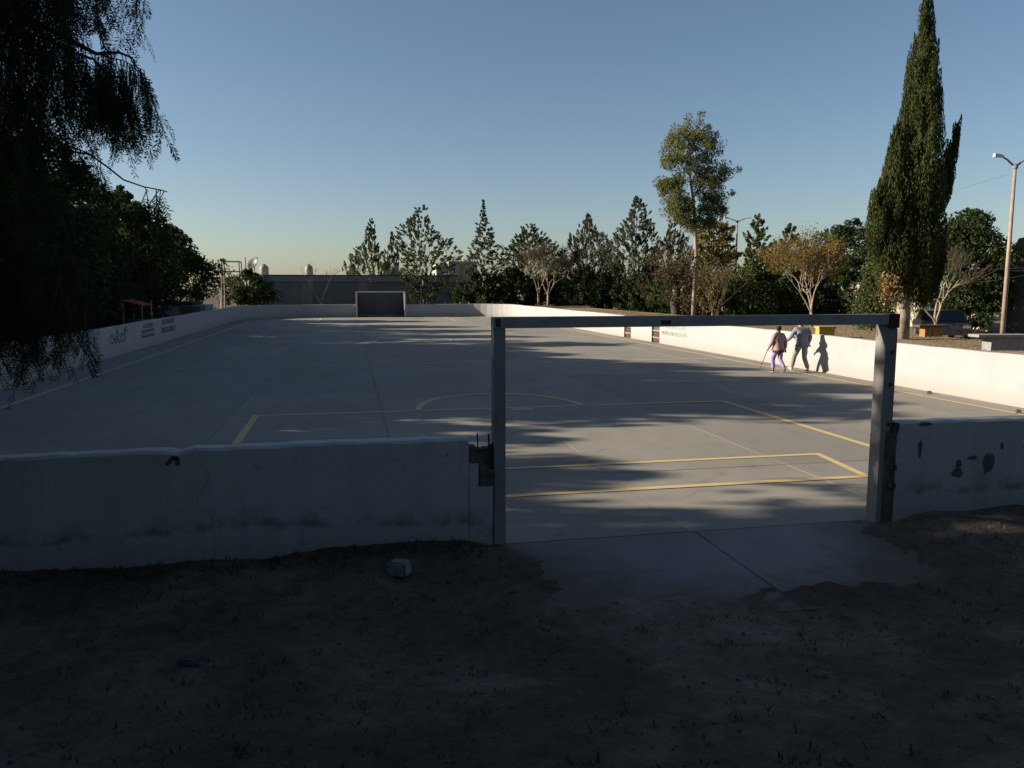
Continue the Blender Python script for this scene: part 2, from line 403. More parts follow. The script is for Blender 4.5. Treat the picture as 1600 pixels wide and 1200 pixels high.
line_strip([(-0.5, 9.09), (-0.5, 10.45), (6.9, 10.43), (6.72, 9.09)], 0.11, M['yellow'])
line_strip([(-7.1, 9.03), (12.95, 9.03)], 0.12, M['yellow'])
line_strip([(-7.2, 9.10), (-7.22, 59), (-6.6, 63), (-4.5, 66.6), (-2, 67.1), (8, 67.1), (10.6, 66), (12.4, 62.5), (13.0, 58), (13.05, 9.10)], 0.11, M['yellow'])
line_strip([(-7.15, 25.9), (12.98, 25.7)], 0.13, M['yellow_faint'])
line_strip([(-7.15, 49.6), (12.98, 49.5)], 0.14, M['yellow_faint'])
line_strip([(2.95+1.85*math.cos(a), 37.6+2.1*math.sin(a)) for a in np.linspace(0, 2*math.pi, 40)[:-1]], 0.14, M['yellow_faint'], True)
line_strip([(-2.3, 67.0), (-2.3, 59.8), (8.0, 59.7), (8.0, 67.0)], 0.14, M['yellow'])
line_strip([(3.25, 15.65), (3.7, 15.63)], 0.2, M['yellow_faint'])

# apron in front of the near goal
ap = empty('concrete_apron', (3.4, 6.3, 0)); tag(ap, kind='structure')
def apron(poly):
    m = MB(); n = len(poly); c = (3.4, 6.3)
    top = [(x-c[0], y-c[1], 0.0) for x, y in poly]; bot = [(x-c[0], y-c[1], -0.12) for x, y in poly]
    m.add(top+bot, [tuple(range(n))] + [(i, i+n, (i+1) % n+n, (i+1) % n) for i in range(n)])
    return m.build('concrete_panel', M['apron'], ap)
apron([(3.43, 7.28), (1.42, 7.28), (1.36, 6.5), (1.5, 5.75), (1.9, 5.48), (2.5, 5.33), (3.43, 5.26)])
apron([(5.42, 7.28), (3.45, 7.28), (3.45, 5.26), (4.0, 5.28), (4.7, 5.5), (5.15, 5.7), (5.45, 6.3)])

# ------------------------------------------------------------------ court walls
def wall_path(name, pts, h, th, mat, label, seed=0, jitter=0.012, step=0.3, topfn=None, z0=-0.15):
    """pts run along the inner face; thickness goes to the left of travel"""
    pts = [Vector((p[0], p[1], 0)) for p in pts]
    P = [pts[0]]
    for a, b in zip(pts[:-1], pts[1:]):
        k = max(1, int((b-a).length/step))
        for i in range(1, k+1): P.append(a.lerp(b, i/k))
    rnd = random.Random(seed); vv = []; ff = []; n = len(P)
    for i, p in enumerate(P):
        t = (P[min(i+1, n-1)]-P[max(i-1, 0)]).normalized(); nn = Vector((-t.y, t.x, 0))
        hh = h + rnd.uniform(-jitter, jitter)*0.7 + 0.012*math.sin(i*step*0.5+seed)
        if topfn: hh = topfn(p, hh)
        b1 = 0.015+rnd.uniform(0, 0.012); b2 = 0.015+rnd.uniform(0, 0.012)
        for off, z in ((0, z0), (0, 0.3), (rnd.uniform(-0.004, 0.004), 0.7), (0, hh-b1), (b1, hh), (th-b2, hh), (th, hh-b2), (th, z0)):
            q = p + nn*off; vv.append((q.x, q.y, z))
    k = 8
    for i in range(n-1):
        for j in range(k-1): ff.append((i*k+j, (i+1)*k+j, (i+1)*k+j+1, i*k+j+1))
    ff.append(tuple(range(k))); m = (n-1)*k; ff.append(tuple(range(m+k-1, m-1, -1)))
    mb = MB(); mb.add(vv, ff)
    c = P[len(P)//2]
    o = mb.build(name, mat)
    tag(o, label, 'wall')
    return o
def arcp(cx, cy, r, a0, a1, n=12):
    return [(cx+r*math.cos(R(a)), cy+r*math.sin(R(a))) for a in np.linspace(a0, a1, n)]
GX0, GX1 = 1.42, 5.43          # near goal, clear opening
# near end walls (inner face towards +y, so travel in -x direction => thickness to -y)
def top_left(p, h):
    if -1.60 < p.x < -1.46: return h-0.03
    if p.x < -1.55: return h-0.008
    return h
fw = wall_path('court_wall', [(1.06, Y0), (-9.6, Y0)], 1.1, 0.2, M['wall_front'], 'low shaded white wall left of the near goal, broken beside the post', 1, 0.008, 0.12, top_left)
stub = MB()
rs = random.Random(5)
px = 1.06
for (x0, x1, z1, y0, y1) in ((1.06, 1.13, 1.02, 7.13, 7.28), (1.13, 1.20, 0.99, 7.15, 7.27), (1.20, 1.30, 1.0, 7.16, 7.26), (1.16, 1.30, 0.80, 7.10, 7.155)):
    stub.obox(((x0+x1)/2, (y0+y1)/2, z1/2), x1-x0, y1-y0, z1, 0, 0, rs.uniform(-0.02, 0.02))
stub.build('broken_masonry', M['broken'], fw)
cover = MB(); cover.box(1.063, 1.285, 7.093, 7.125, -0.1, 0.64); cover.box(1.063, 1.15, 7.095, 7.126, 0.64, 0.86); cover.build('render_patch', M['wall_front'], fw)
for a, b, r in (((1.12, 7.18, 0.95), (0.98, 7.16, 1.03), 0.009), ((1.16, 7.19, 0.95), (1.155, 7.18, 1.14), 0.007), ((1.27, 7.2, 0.93), (1.26, 7.16, 1.13), 0.009), ((1.03, 7.15, 0.98), (1.30, 7.15, 0.99), 0.008), ((1.24, 7.12, 0.85), (1.29, 7.12, 1.06), 0.01)):
    m = MB(); m.tube([a, b], r, 5); m.build('rebar', M['rust'], fw)
chip = MB()
for i in range(6): chip.obox((-1.53+rs.uniform(-.045, .045), 7.098, 1.02+rs.uniform(-.04, .02)), .035, .012, .035, 0, 0, rs.uniform(0, 3))
chip.build('chipped_hole', M['broken'], fw)
fr = wall_path('court_wall', [(14.0, Y0), (5.62, Y0)], 1.1, 0.2, M['wall_front'], 'low shaded white wall right of the near goal with peeled dark patches', 2, 0.01, 0.12)
for (cx, cz, sx, sz, sd2) in ((5.90, 0.80, 0.05, 0.20, 1), (6.38, 0.52, 0.13, 0.12, 2), (6.39, 0.62, 0.07, 0.10, 3), (6.56, 0.68, 0.14, 0.045, 4), (6.76, 0.60, 0.15, 0.24, 5), (6.92, 0.79, 0.035, 0.08, 6), (7.35, 0.86, 0.22, 0.06, 7), (7.3, 0.76, 0.28, 0.05, 8), (5.95, 1.07, 0.17, 0.04, 9)):
    rr = random.Random(sd2); m = MB(); n = 14
    ring = [(cx+sx/2*math.cos(2*math.pi*k/n)*rr.uniform(0.7, 1.25), 7.094, cz+sz/2*math.sin(2*math.pi*k/n)*rr.uniform(0.7, 1.25)) for k in range(n)]
    back = [(x, 7.12, z) for x, y, z in ring]
    m.add(ring+back, [tuple(range(n))]+[(i, i+n, (i+1) % n+n, (i+1) % n) for i in range(n)])
    m.build('peeled_patch', M['peel'], fr)
ledge = MB(); ledge.obox((5.56, 7.2, 0.5), 0.12, 0.17, 1.0); ledge.build('broken_masonry', M['broken'], fr)
# right side: inner face at XR, travel so that thickness goes to +x (travel -y)
rn = wall_path('court_wall', [(XR, 33.45), (XR, 7.51)], 1.1, 0.2, M['wall'], 'long sunlit white side wall behind the two walking people', 3, 0.01, 0.4)
wall_path('court_wall', [(XR, 37.15), (XR, 34.4)], 1.1, 0.2, M['wall'], 'short sunlit white wall piece between two narrow gateways', 4, 0.01, 0.4)
GFX0, GFX1, GFY = 0.62, 4.76, Y1
rf = wall_path('court_wall', [(GFX1+0.06, Y1), (XR-4.0, Y1)] [::-1] and ([(GFX1+0.06, Y1)] + [(XR-4.2, Y1)] + arcp(XR-4.2, Y1-4.2, 4.2, 90, 0, 12)[1:] + [(XR, 38.15)]), 1.1, 0.2, M['wall'],
          'far white wall right of the distant goal curving into the sunlit side', 5, 0.01, 0.4)
lw = wall_path('court_wall', [(XL, 7.31)] + arcp(XL+5.2, Y1-5.2, 5.2, 180, 90, 14) + [(GFX0-0.06, Y1)], 1.1, 0.2, M['wall'],
          'long shaded white left wall with painted words, curving to the distant goal', 6, 0.01, 0.4)
for x in (9.6, 10.4, 6.9):
    m = MB(); m.tube([(x, Y1+0.1, 1.05), (x, Y1+0.1, 1.3)], 0.03, 5); m.build('rebar', M['bark_pale'], rf)

# lettering
def lettering(txt, size, mat, parent, origin, rot, width=None, hgt=None):
    cu = bpy.data.curves.new('txt', 'FONT'); cu.body = txt; cu.size = size; cu.extrude = 0.001; cu.offset = 0.012*size
    o = bpy.data.objects.new('txt', cu); COL.objects.link(o)
    dg = bpy.context.evaluated_depsgraph_get(); me = bpy.data.meshes.new_from_object(o.evaluated_get(dg))
    bpy.data.objects.remove(o)
    co = np.zeros(len(me.vertices)*3, np.float32); me.vertices.foreach_get('co', co); co = co.reshape(-1, 3)
    mn, mx = co.min(0), co.max(0)
    sx = (width/(mx[0]-mn[0])) if width else 1; sy = (hgt/(mx[1]-mn[1])) if hgt else 1
    co[:, 0] = (co[:, 0]-mn[0])*sx; co[:, 1] = (co[:, 1]-mn[1])*sy
    me.vertices.foreach_set('co', co.reshape(-1)); me.update(); me.materials.clear(); me.materials.append(mat)
    q = bpy.data.objects.new('lettering', me); COL.objects.link(q); q.parent = parent
    q.location = origin; q.rotation_euler = rot
    return q
RL = (R(90), 0, R(90))     # on left wall, reading along +y
lettering('CHALCO', 1, M['lettering'], lw, (XL+0.006, 30.6, 0.45), RL, 2.0, 0.36)
lettering('I  E', 1, M['lettering'], lw, (XL+0.006, 31.4, 0.80), RL, 1.6, 0.18)
lettering('ACCIONES', 1, M['lettering'], lw, (XL+0.006, 35.25, 0.80), RL, 1.75, 0.20)
bx = MB(); bx.box(XL-0.01, XL+0.004, 35.05, 37.15, 0.42, 0.73); bx.build('lettering_frame', M['lettering'], lw)
bx = MB(); bx.box(XL-0.01, XL+0.007, 35.13, 37.07, 0.48, 0.67); bx.build('lettering_panel', M['mauve'], lw)
lettering('RESULTADOS', 1, M['letter_white'], lw, (XL+0.0095, 35.2, 0.51), RL, 1.8, 0.13)
lettering('RECUPERACION', 1, M['lettering'], lw, (XL+0.006, 38.7, 0.80), RL, 2.5, 0.25)
lettering('ESPACIOS PUBLICOS', 1, M['lettering'], lw, (XL+0.006, 38.5, 0.42), RL, 3.2, 0.27)
RRt = (R(90), 0, R(-90))
lettering('PREVENCION DEL DELITO', 1, M['lettering_faint'], rn, (XR-0.006, 33.2, 0.42), RRt, 2.7, 0.17)
lettering('CHALCO', 1, M['lettering_faint'], rn, (XR-0.006, 32.7, 0.72), RRt, 2.0, 0.26)

# gateways in the right wall: low dark gates with rails
def gate(y0, y1, label):
    e = empty('low_gate', (XR+0.1, (y0+y1)/2, 0)); tag(e, label, 'gate', 'gates in the right wall')
    m = MB(); m.box(-0.02, 0.02, -(y1-y0)/2+0.02, (y1-y0)/2-0.02, 0.0, 0.55); m.build('panel', M['rust'], e)
    for z in (0.2, 0.52):
        m = MB(); m.box(-0.06, -0.022, -(y1-y0)/2+0.02, (y1-y0)/2-0.02, z, z+0.06); m.build('rail', M['bark_pale'], e)
gate(33.46, 34.39, 'dark low gate with pale rails in the gateway nearer the walkers')
gate(37.16, 38.14, 'dark low gate in the gateway farther from the walkers')

# ------------------------------------------------------------------ goals
def goal_near():
    e = empty('goal_frame', ((GX0+GX1)/2, 7.2, 0)); tag(e, 'worn grey steel goal frame nearest the camera with chipped posts', 'goal')
    ox, oy = e.location.x, e.location.y
    def lb(m, x0, x1, y0, y1, z0, z1): m.box(x0-ox, x1-ox, y0-oy, y1-oy, z0, z1)
    # left post: square tube with open flange
    m = MB(); lb(m, GX0-0.115, GX0-0.005, 7.12, 7.26, -0.1, 2.125); pl = m.build('post', M['post'], e)
    m = MB(); lb(m, GX0-0.145, GX0-0.118, 7.14, 7.24, 0.05, 1.02); m.build('flange', M['rust'], pl)
    m = MB(); lb(m, GX1+0.005, GX1+0.13, 7.13, 7.29, -0.1, 2.125); pr = m.build('post', M['post'], e)
    m = MB(); lb(m, GX1+0.133, GX1+0.155, 7.15, 7.22, 0.1, 2.08); m.build('flange', M['rust'], pr)
    for z, s in ((1.05, 0.09), (0.62, 0.05), (0.42, 0.05)):
        m = MB(); m.obox((GX1+0.155-ox, 7.13-oy, z), 0.07, 0.09, s, 0.2, 0, 0.15); m.build('bracket', M['rust'], pr)
    m = MB(); m.obox((GX1+0.165-ox, 7.125-oy, 1.0), 0.028, 0.03, 0.07); m.build('bolt', M['bark_pale'], pr)
    for z in (0.35, 0.72, 1.08, 1.5, 1.84):
        m = MB(); m.lathe([(0.018, 0), (0.018, 0.012)], n=6); b = m.build('bolt', M['rust'], pr)
        b.rotation_euler = (R(90), 0, 0); b.location = (GX1+0.09-ox, 7.128-oy, z)
    m = MB(); lb(m, GX0-0.115, GX1+0.135, 7.115, 7.275, 2.128, 2.23); cb = m.build('crossbar', M['bar'], e)
    m = MB(); lb(m, GX0-0.10, GX0-0.05, 7.111, 7.114, 2.14, 2.22); m.build('dark_hole_plate', M['joint'], cb)  # dark plate on the bar face; the hole's shade is its colour
    m = MB(); lb(m, 2.95, 3.05, 7.110, 7.114, 2.15, 2.19); m.build('weld_plate', M['rust'], cb)
    m = MB(); lb(m, GX1+0.02, GX1+0.14, 7.108, 7.28, 2.09, 2.236); m.build('corner_plate', M['rust'], cb)
goal_near()
M['whitesteel'] = basic('dull_white_goal_paint', (0.62, 0.61, 0.58), (0.45, 0.44, 0.42), 3, 0.7, 0.1)
M['darkpanel'] = basic('dark_goal_panels', (0.085, 0.085, 0.083), (0.06, 0.06, 0.06), 1.5, 0.95, 0.2)
def goal_far():
    e = empty('goal_frame', (2.69, Y1, 0)); tag(e, 'pale goal frame with added dark panels at the far end of the court', 'goal')
    for s in (-1, 1):
        m = MB(); m.box(s*2.07-0.06, s*2.07+0.06, -0.14, -0.02, 0, 2.12); m.build('post', M['whitesteel'], e)
    m = MB(); m.box(-2.13, 2.13, -0.14, -0.02, 2.123, 2.22); m.build('crossbar', M['whitesteel'], e)
    m = MB(); m.box(-2.0, 2.0, 1.1, 1.16, -0.1, 2.1); m.build('back_panel', M['darkpanel'], e)  # solid dark panels added to make the goal mouth dark
    for s in (-1, 1):
        m = MB(); m.box(s*2.03-0.03, s*2.03+0.03, 0.0, 1.09, -0.1, 2.1); m.build('side_panel', M['darkpanel'], e)
goal_far()

# ------------------------------------------------------------------ trees
def rand_dirs(rng, n):
    v = rng.normal(size=(n, 3)); return v/np.linalg.norm(v, axis=1, keepdims=True)
def leaf_quads(rng, C, L, W, up=0.0, down=0.0):
    """diamond leaves at centres C"""
    n = len(C); d = rand_dirs(rng, n); d[:, 2] += up - down; d /= np.linalg.norm(d, axis=1, keepdims=True)
    s = np.cross(d, rand_dirs(rng, n)); s /= np.linalg.norm(s, axis=1, keepdims=True)+1e-9
    l = (L*rng.uniform(0.6, 1.3, n))[:, None]; wv = (W*rng.uniform(0.7, 1.3, n))[:, None]
    return np.stack([C-d*l/2, C+s*wv/2-d*l*0.05, C+d*l/2, C-s*wv/2-d*l*0.05], 1)
def crown_points(rng, clusters, per, spread, flat=0.8):
    """clusters: (n,4) xyz r"""
    out = []
    for c in clusters:
        n = max(3, int(per*rng.uniform(0.7, 1.3)))
        p = rng.normal(size=(n, 3)); p /= np.maximum(1.0, np.linalg.norm(p, axis=1, keepdims=True)/1.6)
        p[:, 2] *= flat
        out.append(c[:3]+p*c[3]*spread)
    return np.concatenate(out)
def spray_points(rng, clusters, per, upness, length=1.9, thin=0.30):
    """leaf sprays pointing outwards and up from the trunk axis"""
    out = []
    for c in clusters:
        n = max(4, int(per*rng.uniform(0.7, 1.3))); d = np.array([c[0], c[1], 0.0]); l = np.linalg.norm(d)
        d = d/max(l, .05)*min(1, l/.6)*0.75+np.array([0, 0, upness])+rng.normal(size=3)*0.22; d /= np.linalg.norm(d)
        u = rng.random(n); w_ = c[3]*thin*(1-0.75*u)
        out.append(c[:3]+np.outer((u-0.35)*length*c[3], d)+rng.normal(size=(n, 3))*w_[:, None])
    return np.concatenate(out)
def profile_clusters(rng, prof, H, n, cr, inner=0.35):
    """prof: list of (height fraction, radius in m)"""
    t = np.array([p[0] for p in prof]); r = np.array([p[1] for p in prof])
    cl = []
    tt = np.linspace(t[0], t[-1], 60); rr = np.interp(tt, t, r); wgt = rr+0.3*rr.max(); cdf = np.cumsum(wgt); cdf /= cdf[-1]
    f1, f2, f3 = rng.random(3)*6.3
    for i in range(n):
        h = np.interp(rng.random(), cdf, tt); rad = np.interp(h, t, r)
        a = rng.random()*2*math.pi; rad *= 1+0.26*math.sin(a+f1+h*6)+0.20*math.sin(2*a+f2-h*15)+0.14*math.sin(3*a+f3+h*31)
        q = rad*(inner+(1-inner)*math.sqrt(rng.random()))
        cl.append((q*math.cos(a), q*math.sin(a), h*H, cr*rng.uniform(0.6, 1.25)*(0.22+0.78*min(1, rad/max(r)))))
    return np.array(cl)
def limb(rng, a, b, sag=0.0, wob=0.08, n=5):
    a, b = Vector(a), Vector(b); L = (b-a).length; pts = []
    for i in range(n+1):
        t = i/n; p = a.lerp(b, t)
        if 0 < i < n: p += Vector(rng.normal(size=3))*L*wob*0.5
        p.z += sag*math.sin(math.pi*t)*L; pts.append(p)
    return pts
def tree(name, label, base, H, prof, mat, bark, seed, n=60, cr=0.5, per=40, L=0.22, W=0.09, spread=0.8, tr=0.12, group=None, inner=0.3, limbs=16, lean=(0, 0), extra=None, up=0.0, down=0.0, flat=0.8, trunk_top=0.85, cat='tree', spray=None):
    rng = np.random.default_rng(seed)
    e = empty(name, base); tag(e, label, cat, group)
    cl = profile_clusters(rng, prof, H, n, cr, inner)
    cl[:, 0] += lean[0]*cl[:, 2]/H; cl[:, 1] += lean[1]*cl[:, 2]/H
    if extra is not None: cl = np.concatenate([cl, np.array(extra, float)])
    m = MB(); top = Vector((lean[0]*trunk_top, lean[1]*trunk_top, H*trunk_top))
    tp = limb(rng, (0, 0, -0.3), top, 0, 0.05, 8); m.tube(tp, list(np.linspace(tr, tr*0.22, 9)), 7)
    order = rng.permutation(len(cl))[:limbs]
    for i in order:
        c = Vector(cl[i, :3]); zt = max(H*0.08, c.z-(Vector((c.x, c.y, 0)).length)*0.9-0.2)
        k = min(8, max(0, zt/(H*trunk_top)*8)); j = int(k); a = tp[j].lerp(tp[min(8, j+1)], k-j)
        rr = tr*(1-0.75*k/8)*0.5
        m.tube(limb(rng, a, c, 0.03, 0.12, 4), list(np.linspace(rr, rr*0.25, 5)), 5)
    m.build('trunk', bark, e, True)
    C = crown_points(rng, cl, per, spread, flat) if spray is None else spray_points(rng, cl, per, spray)
    quads_object('crown', leaf_quads(rng, C, L, W, up, down), mat, e)
    return e
def gz(x, y): return float(height(x, y))
def tree_px(px, top, Y, halfw, *a, **k):
    """far tree from its picture size: returns base, height, half width in metres"""
    b = at(px, 470, Y); depth = b.dot(_f) - EYE*_f.z
    z0 = gz(b.x, Y); t = at(px, top, Y).z
    return (b.x, Y, z0), t-z0, halfw*depth/F

# --- far row behind the end wall
def far(name, label, px, top, Y, hw, prof, mat, seed, **k):
    base, H, W = tree_px(px, top, Y, hw)
    pr = [(a, r*W) for a, r in prof]
    bark = k.pop('bark', M['bark'])
    return tree(name, label, base, H, pr, mat, bark, seed, **k)
SPIRE = [(0.08, 0.7), (0.25, 1.0), (0.5, 0.72), (0.75, 0.33), (1.0, 0.03)]
OVAL = [(0.15, 0.45), (0.35, 0.9), (0.55, 1.0), (0.8, 0.6), (1.0, 0.1)]
POPLAR = [(0.1, 0.55), (0.3, 0.9), (0.55, 1.0), (0.8, 0.62), (1.0, 0.12)]
ROUND = [(0.18, 0.6), (0.35, 0.95), (0.6, 1.0), (0.82, 0.75), (1.0, 0.2)]
fl = dict(n=660, cr=0.37, per=35, L=0.21, W=0.10, tr=0.10, limbs=26)
def fk(**k): return {**fl, **k}
far('casuarina_tree', 'feathery tree with several thin tops above the grey building', 582, 341, 90, 44.8, [(0.1, 1.0), (0.35, 1.0), (0.5, .7), (0.7, .34), (0.85, .16), (1, .03)], M['midgreen'], 11, **fk(n=506, spray=1.5, cr=0.43, up=1.0))
far('casuarina_tree', 'narrow feathery tree top just left of the airy poplar-like tree', 614, 362, 92, 22.4, SPIRE, M['midgreen'], 12, **fk(n=242, spray=1.6, cr=0.40, up=1.0))
far('poplar_tree', 'airy upright tree with leafy crown right of the distant goal', 661, 319, 76, 47.0, [(0.12, 0.4), (0.3, 0.8), (0.5, 1.0), (0.7, 0.8), (0.86, 0.42), (1, 0.08)], M['midgreen'], 13, **fk(n=572, spray=0.5, cr=0.30, per=29))
far('spire_conifer', 'tall thin pointed conifer with a wispy tip', 756, 313, 78, 44.8, [(0.06, 0.9), (0.25, 1.0), (0.45, .75), (0.65, .42), (0.8, .18), (0.9, .07), (1.0, 0.02)], M['greygreen'], 14, **fk(n=748, spray=0.25, cr=0.35, per=30, L=0.19, W=0.085))
far('leafy_tree', 'dark leafy tree with a ragged crown behind the brown bare trees', 828, 350, 80, 51.5, OVAL, M['midgreen'], 15, **fk(n=660, spray=0.8, cr=0.36))
far('small_araucaria', 'small dark conical tree peeking out behind the far row', 876, 391, 96, 20.2, [(0.1, 1), (0.5, .7), (0.8, .3), (1.0, 0.02)], M['dkgreen'], 16, **fk(n=286, spray=0.0, cr=0.36))
far('casuarina_tree', 'brownish feathery tree with many fine tips', 918, 336, 78, 44.8, [(0.05, .85), (0.3, 1.0), (0.55, .9), (0.8, .5), (1.0, 0.05)], M['brownleaf'], 17, **fk(n=836, spray=1.8, cr=0.40, L=0.26, W=0.06, up=1.4))
far('eucalyptus_tree', 'tall upright grey green eucalyptus left of the tallest one', 992, 308, 70, 51.5, [(0.06, .8), (0.3, 1.0), (0.5, .85), (0.75, .5), (0.9, .25), (1.0, 0.05)], M['greygreen'], 18, **fk(n=924, spray=1.0, cr=0.36, per=30, down=0.3))
far('casuarina_tree', 'brown tipped feathery tree crowded beside the tallest eucalyptus', 1048, 346, 66, 38.1, [(0.05, .9), (0.35, 1.0), (0.7, .7), (1.0, 0.1)], M['brownleaf'], 19, **fk(n=572, spray=1.6, cr=0.36, L=0.25, W=0.06, up=1.2))
# undergrowth behind the end wall
hz = [(752, 428, 74, 44), (805, 420, 75, 42), (862, 430, 77, 42), (912, 420, 72, 42), (958, 416, 70, 42), (1012, 412, 66, 44), (1062, 408, 62, 44)]
und = ['leftmost', 'second', 'third', 'middle', 'fifth', 'sixth', 'rightmost']
for i, (px, top, Y, hw) in enumerate(hz):
    far('undergrowth_shrub', f'{und[i]} dark leafy shrub in the row behind the far wall', px, top, Y, hw, [(0.0, 0.9), (0.3, 1.0), (0.65, .7), (1, .12)], M['dkgreen'], 30+i, n=150, cr=0.6, per=46, spray=0.9, L=0.28, W=0.15, tr=0.05, limbs=6, group='shrubs behind the far wall', cat='shrub')

# --- tallest eucalyptus: explicit lobes
def tall_eucalyptus():
    Y = 52.0; b = at(1083, 495, Y); z0 = gz(b.x, Y); e = empty('eucalyptus_tree', (b.x, Y, z0))
    tag(e, 'tallest eucalyptus with bare pale trunk and lobed crown', 'tree')
    rng = np.random.default_rng(40)
    def loc(px, py, dy=0.0):
        q = at(px, py, Y); return Vector((q.x-b.x, dy, q.z-z0))
    m = MB()
    trunk = [loc(1083, 505), loc(1085, 450), loc(1088, 400), loc(1086, 350), loc(1083, 310), loc(1078, 275), loc(1072, 240), loc(1080, 205)]
    m.tube(trunk, [0.17, 0.15, 0.135, 0.12, 0.10, 0.075, 0.05, 0.02], 8)
    for pts, r in (([loc(1084, 320), loc(1060, 300, .3), loc(1040, 290, .5)], 0.05), ([loc(1083, 310), loc(1100, 280, -.3), loc(1122, 260, -.5)], 0.06), ([loc(1078, 275), loc(1066, 255, .4), loc(1045, 232, .6)], 0.05),
                   ([loc(1080, 285), loc(1096, 250, -.3), loc(1108, 215, -.4)], 0.05), ([loc(1086, 345), loc(1105, 320, .4), loc(1120, 305, .5)], 0.04), ([loc(1086, 360), loc(1095, 345, .2), loc(1102, 330, .2)], 0.03)):
        m.tube(pts, [r, r*0.7, r*0.3], 6)
    m.build('trunk', M['bark_pale'], e, True)
    lobes = [(1078, 205, 24, 1.0), (1060, 212, 20, .8), (1098, 215, 20, .8), (1113, 228, 17, .7), (1055, 235, 22, .9), (1080, 235, 26, 1.0), (1104, 245, 22, .9), (1045, 250, 18, .8), (1070, 258, 24, .9),
             (1100, 268, 22, .9), (1125, 272, 20, .8), (1117, 292, 22, .9), (1096, 290, 16, .8), (1045, 300, 19, .7), (1062, 312, 20, .8), (1040, 288, 10, .6), (1118, 312, 18, .7), (1075, 330, 16, .7), (1100, 325, 14, .6), (1058, 285, 9, .5), (1066, 340, 13, .7), (1104, 344, 13, .7), (1084, 352, 12, .8), (1052, 325, 14, .7), (1122, 330, 12, .6)]
    cl = []
    for px, py, r, dy in lobes:
        rm = r*58/F
        for k in range(16):
            d = rand_dirs(rng, 1)[0]*rm*rng.uniform(0.2, 1.0)
            c = loc(px, py, 0)+Vector(d); c.y += rng.uniform(-1, 1)*dy
            cl.append((*c, 0.30*rng.uniform(0.6, 1.2)))
    C = crown_points(rng, np.array(cl), 66, 0.9)
    quads_object('crown', leaf_quads(rng, C, 0.20, 0.065, down=0.7), M['euc'], e)
tall_eucalyptus()

# --- right hand group
def right(name, label, px, top, Y, hw, prof, mat, seed, **k): return far(name, label, px, top, Y, hw, prof, mat, seed, **k)
rg = dict(n=90, cr=0.55, per=62, L=0.24, W=0.14, tr=0.09, limbs=20)
right('olive_green_tree', 'pale olive bushy tree just right of the bare eucalyptus trunk', 1115, 346, 56, 32, [(0.12, .7), (0.35, 1.0), (0.6, .85), (0.82, 1.0), (1, .4)], M['olive'], 41, bark=M['bark_pale'], **{**rg, 'n': 200, 'per': 50, 'spray': 0.7})
right('slender_tree', 'slender dark tree with open crown behind the twin-arm street lamp', 1178, 338, 62, 22, [(0.1, .8), (0.4, 1.0), (0.7, .85), (1, .3)], M['midgreen'], 42, **{**rg, 'n': 170, 'cr': 0.45, 'per': 50, 'spray': 0.8})
right('leafy_tree', 'green leafy tree between the slender tree and the yellow tree', 1228, 352, 60, 34, [(0.05, 1.0), (0.4, 1.0), (0.7, .7), (1, .1)], M['midgreen'], 43, **{**rg, 'n': 260, 'per': 50, 'spray': 0.9})
right('leafy_tree', 'dark green tree low in front of the slender tree', 1180, 415, 52, 42, ROUND, M['dkgreen'], 44, **{**rg, 'n': 110})
right('shade_tree', 'broad dark tree directly behind the yellow tree', 1318, 345, 56, 64, [(0.03, .8), (0.3, 1.0), (0.6, 1.0), (0.82, 0.75), (1.0, 0.2)], M['dkgreen'], 45, bark=M['bark_dark'], **{**rg, 'n': 330, 'cr': 0.6, 'L': 0.24, 'W': 0.14})
right('shade_tree', 'broad dark round tree between the cypress and the tall lamp post', 1512, 330, 38, 44, [(0.07, .7), (0.3, 1.0), (0.6, 1.0), (0.85, .8), (1, .35)], M['dkgreen'], 46, bark=M['bark_dark'], **{**rg, 'n': 330, 'cr': 0.5, 'L': 0.2, 'W': 0.12})
right('leafy_tree', 'pale green leafy tree tucked behind the left of the cypress', 1372, 400, 33, 30, [(0.2, .7), (0.5, 1.0), (1, .4)], M['midgreen'], 47, **{**rg, 'n': 170, 'L': 0.14, 'W': 0.08})

for i, (px, top, Y, hw) in enumerate(((1140, 430, 60, 40), (1205, 420, 58, 42), (1262, 415, 55, 42), (1322, 420, 52, 42))):
    far('undergrowth_shrub', ('leftmost', 'second', 'third', 'rightmost')[i]+' dark shrub in the row between the far lamp and the cypress', px, top, Y, hw, [(0.0, 0.9), (0.3, 1.0), (0.65, .7), (1, .12)], M['dkgreen'], 130+i, n=150, cr=0.55, per=46, spray=0.8, L=0.26, W=0.14, tr=0.05, limbs=6, group='shrubs by the boundary wall', cat='shrub')
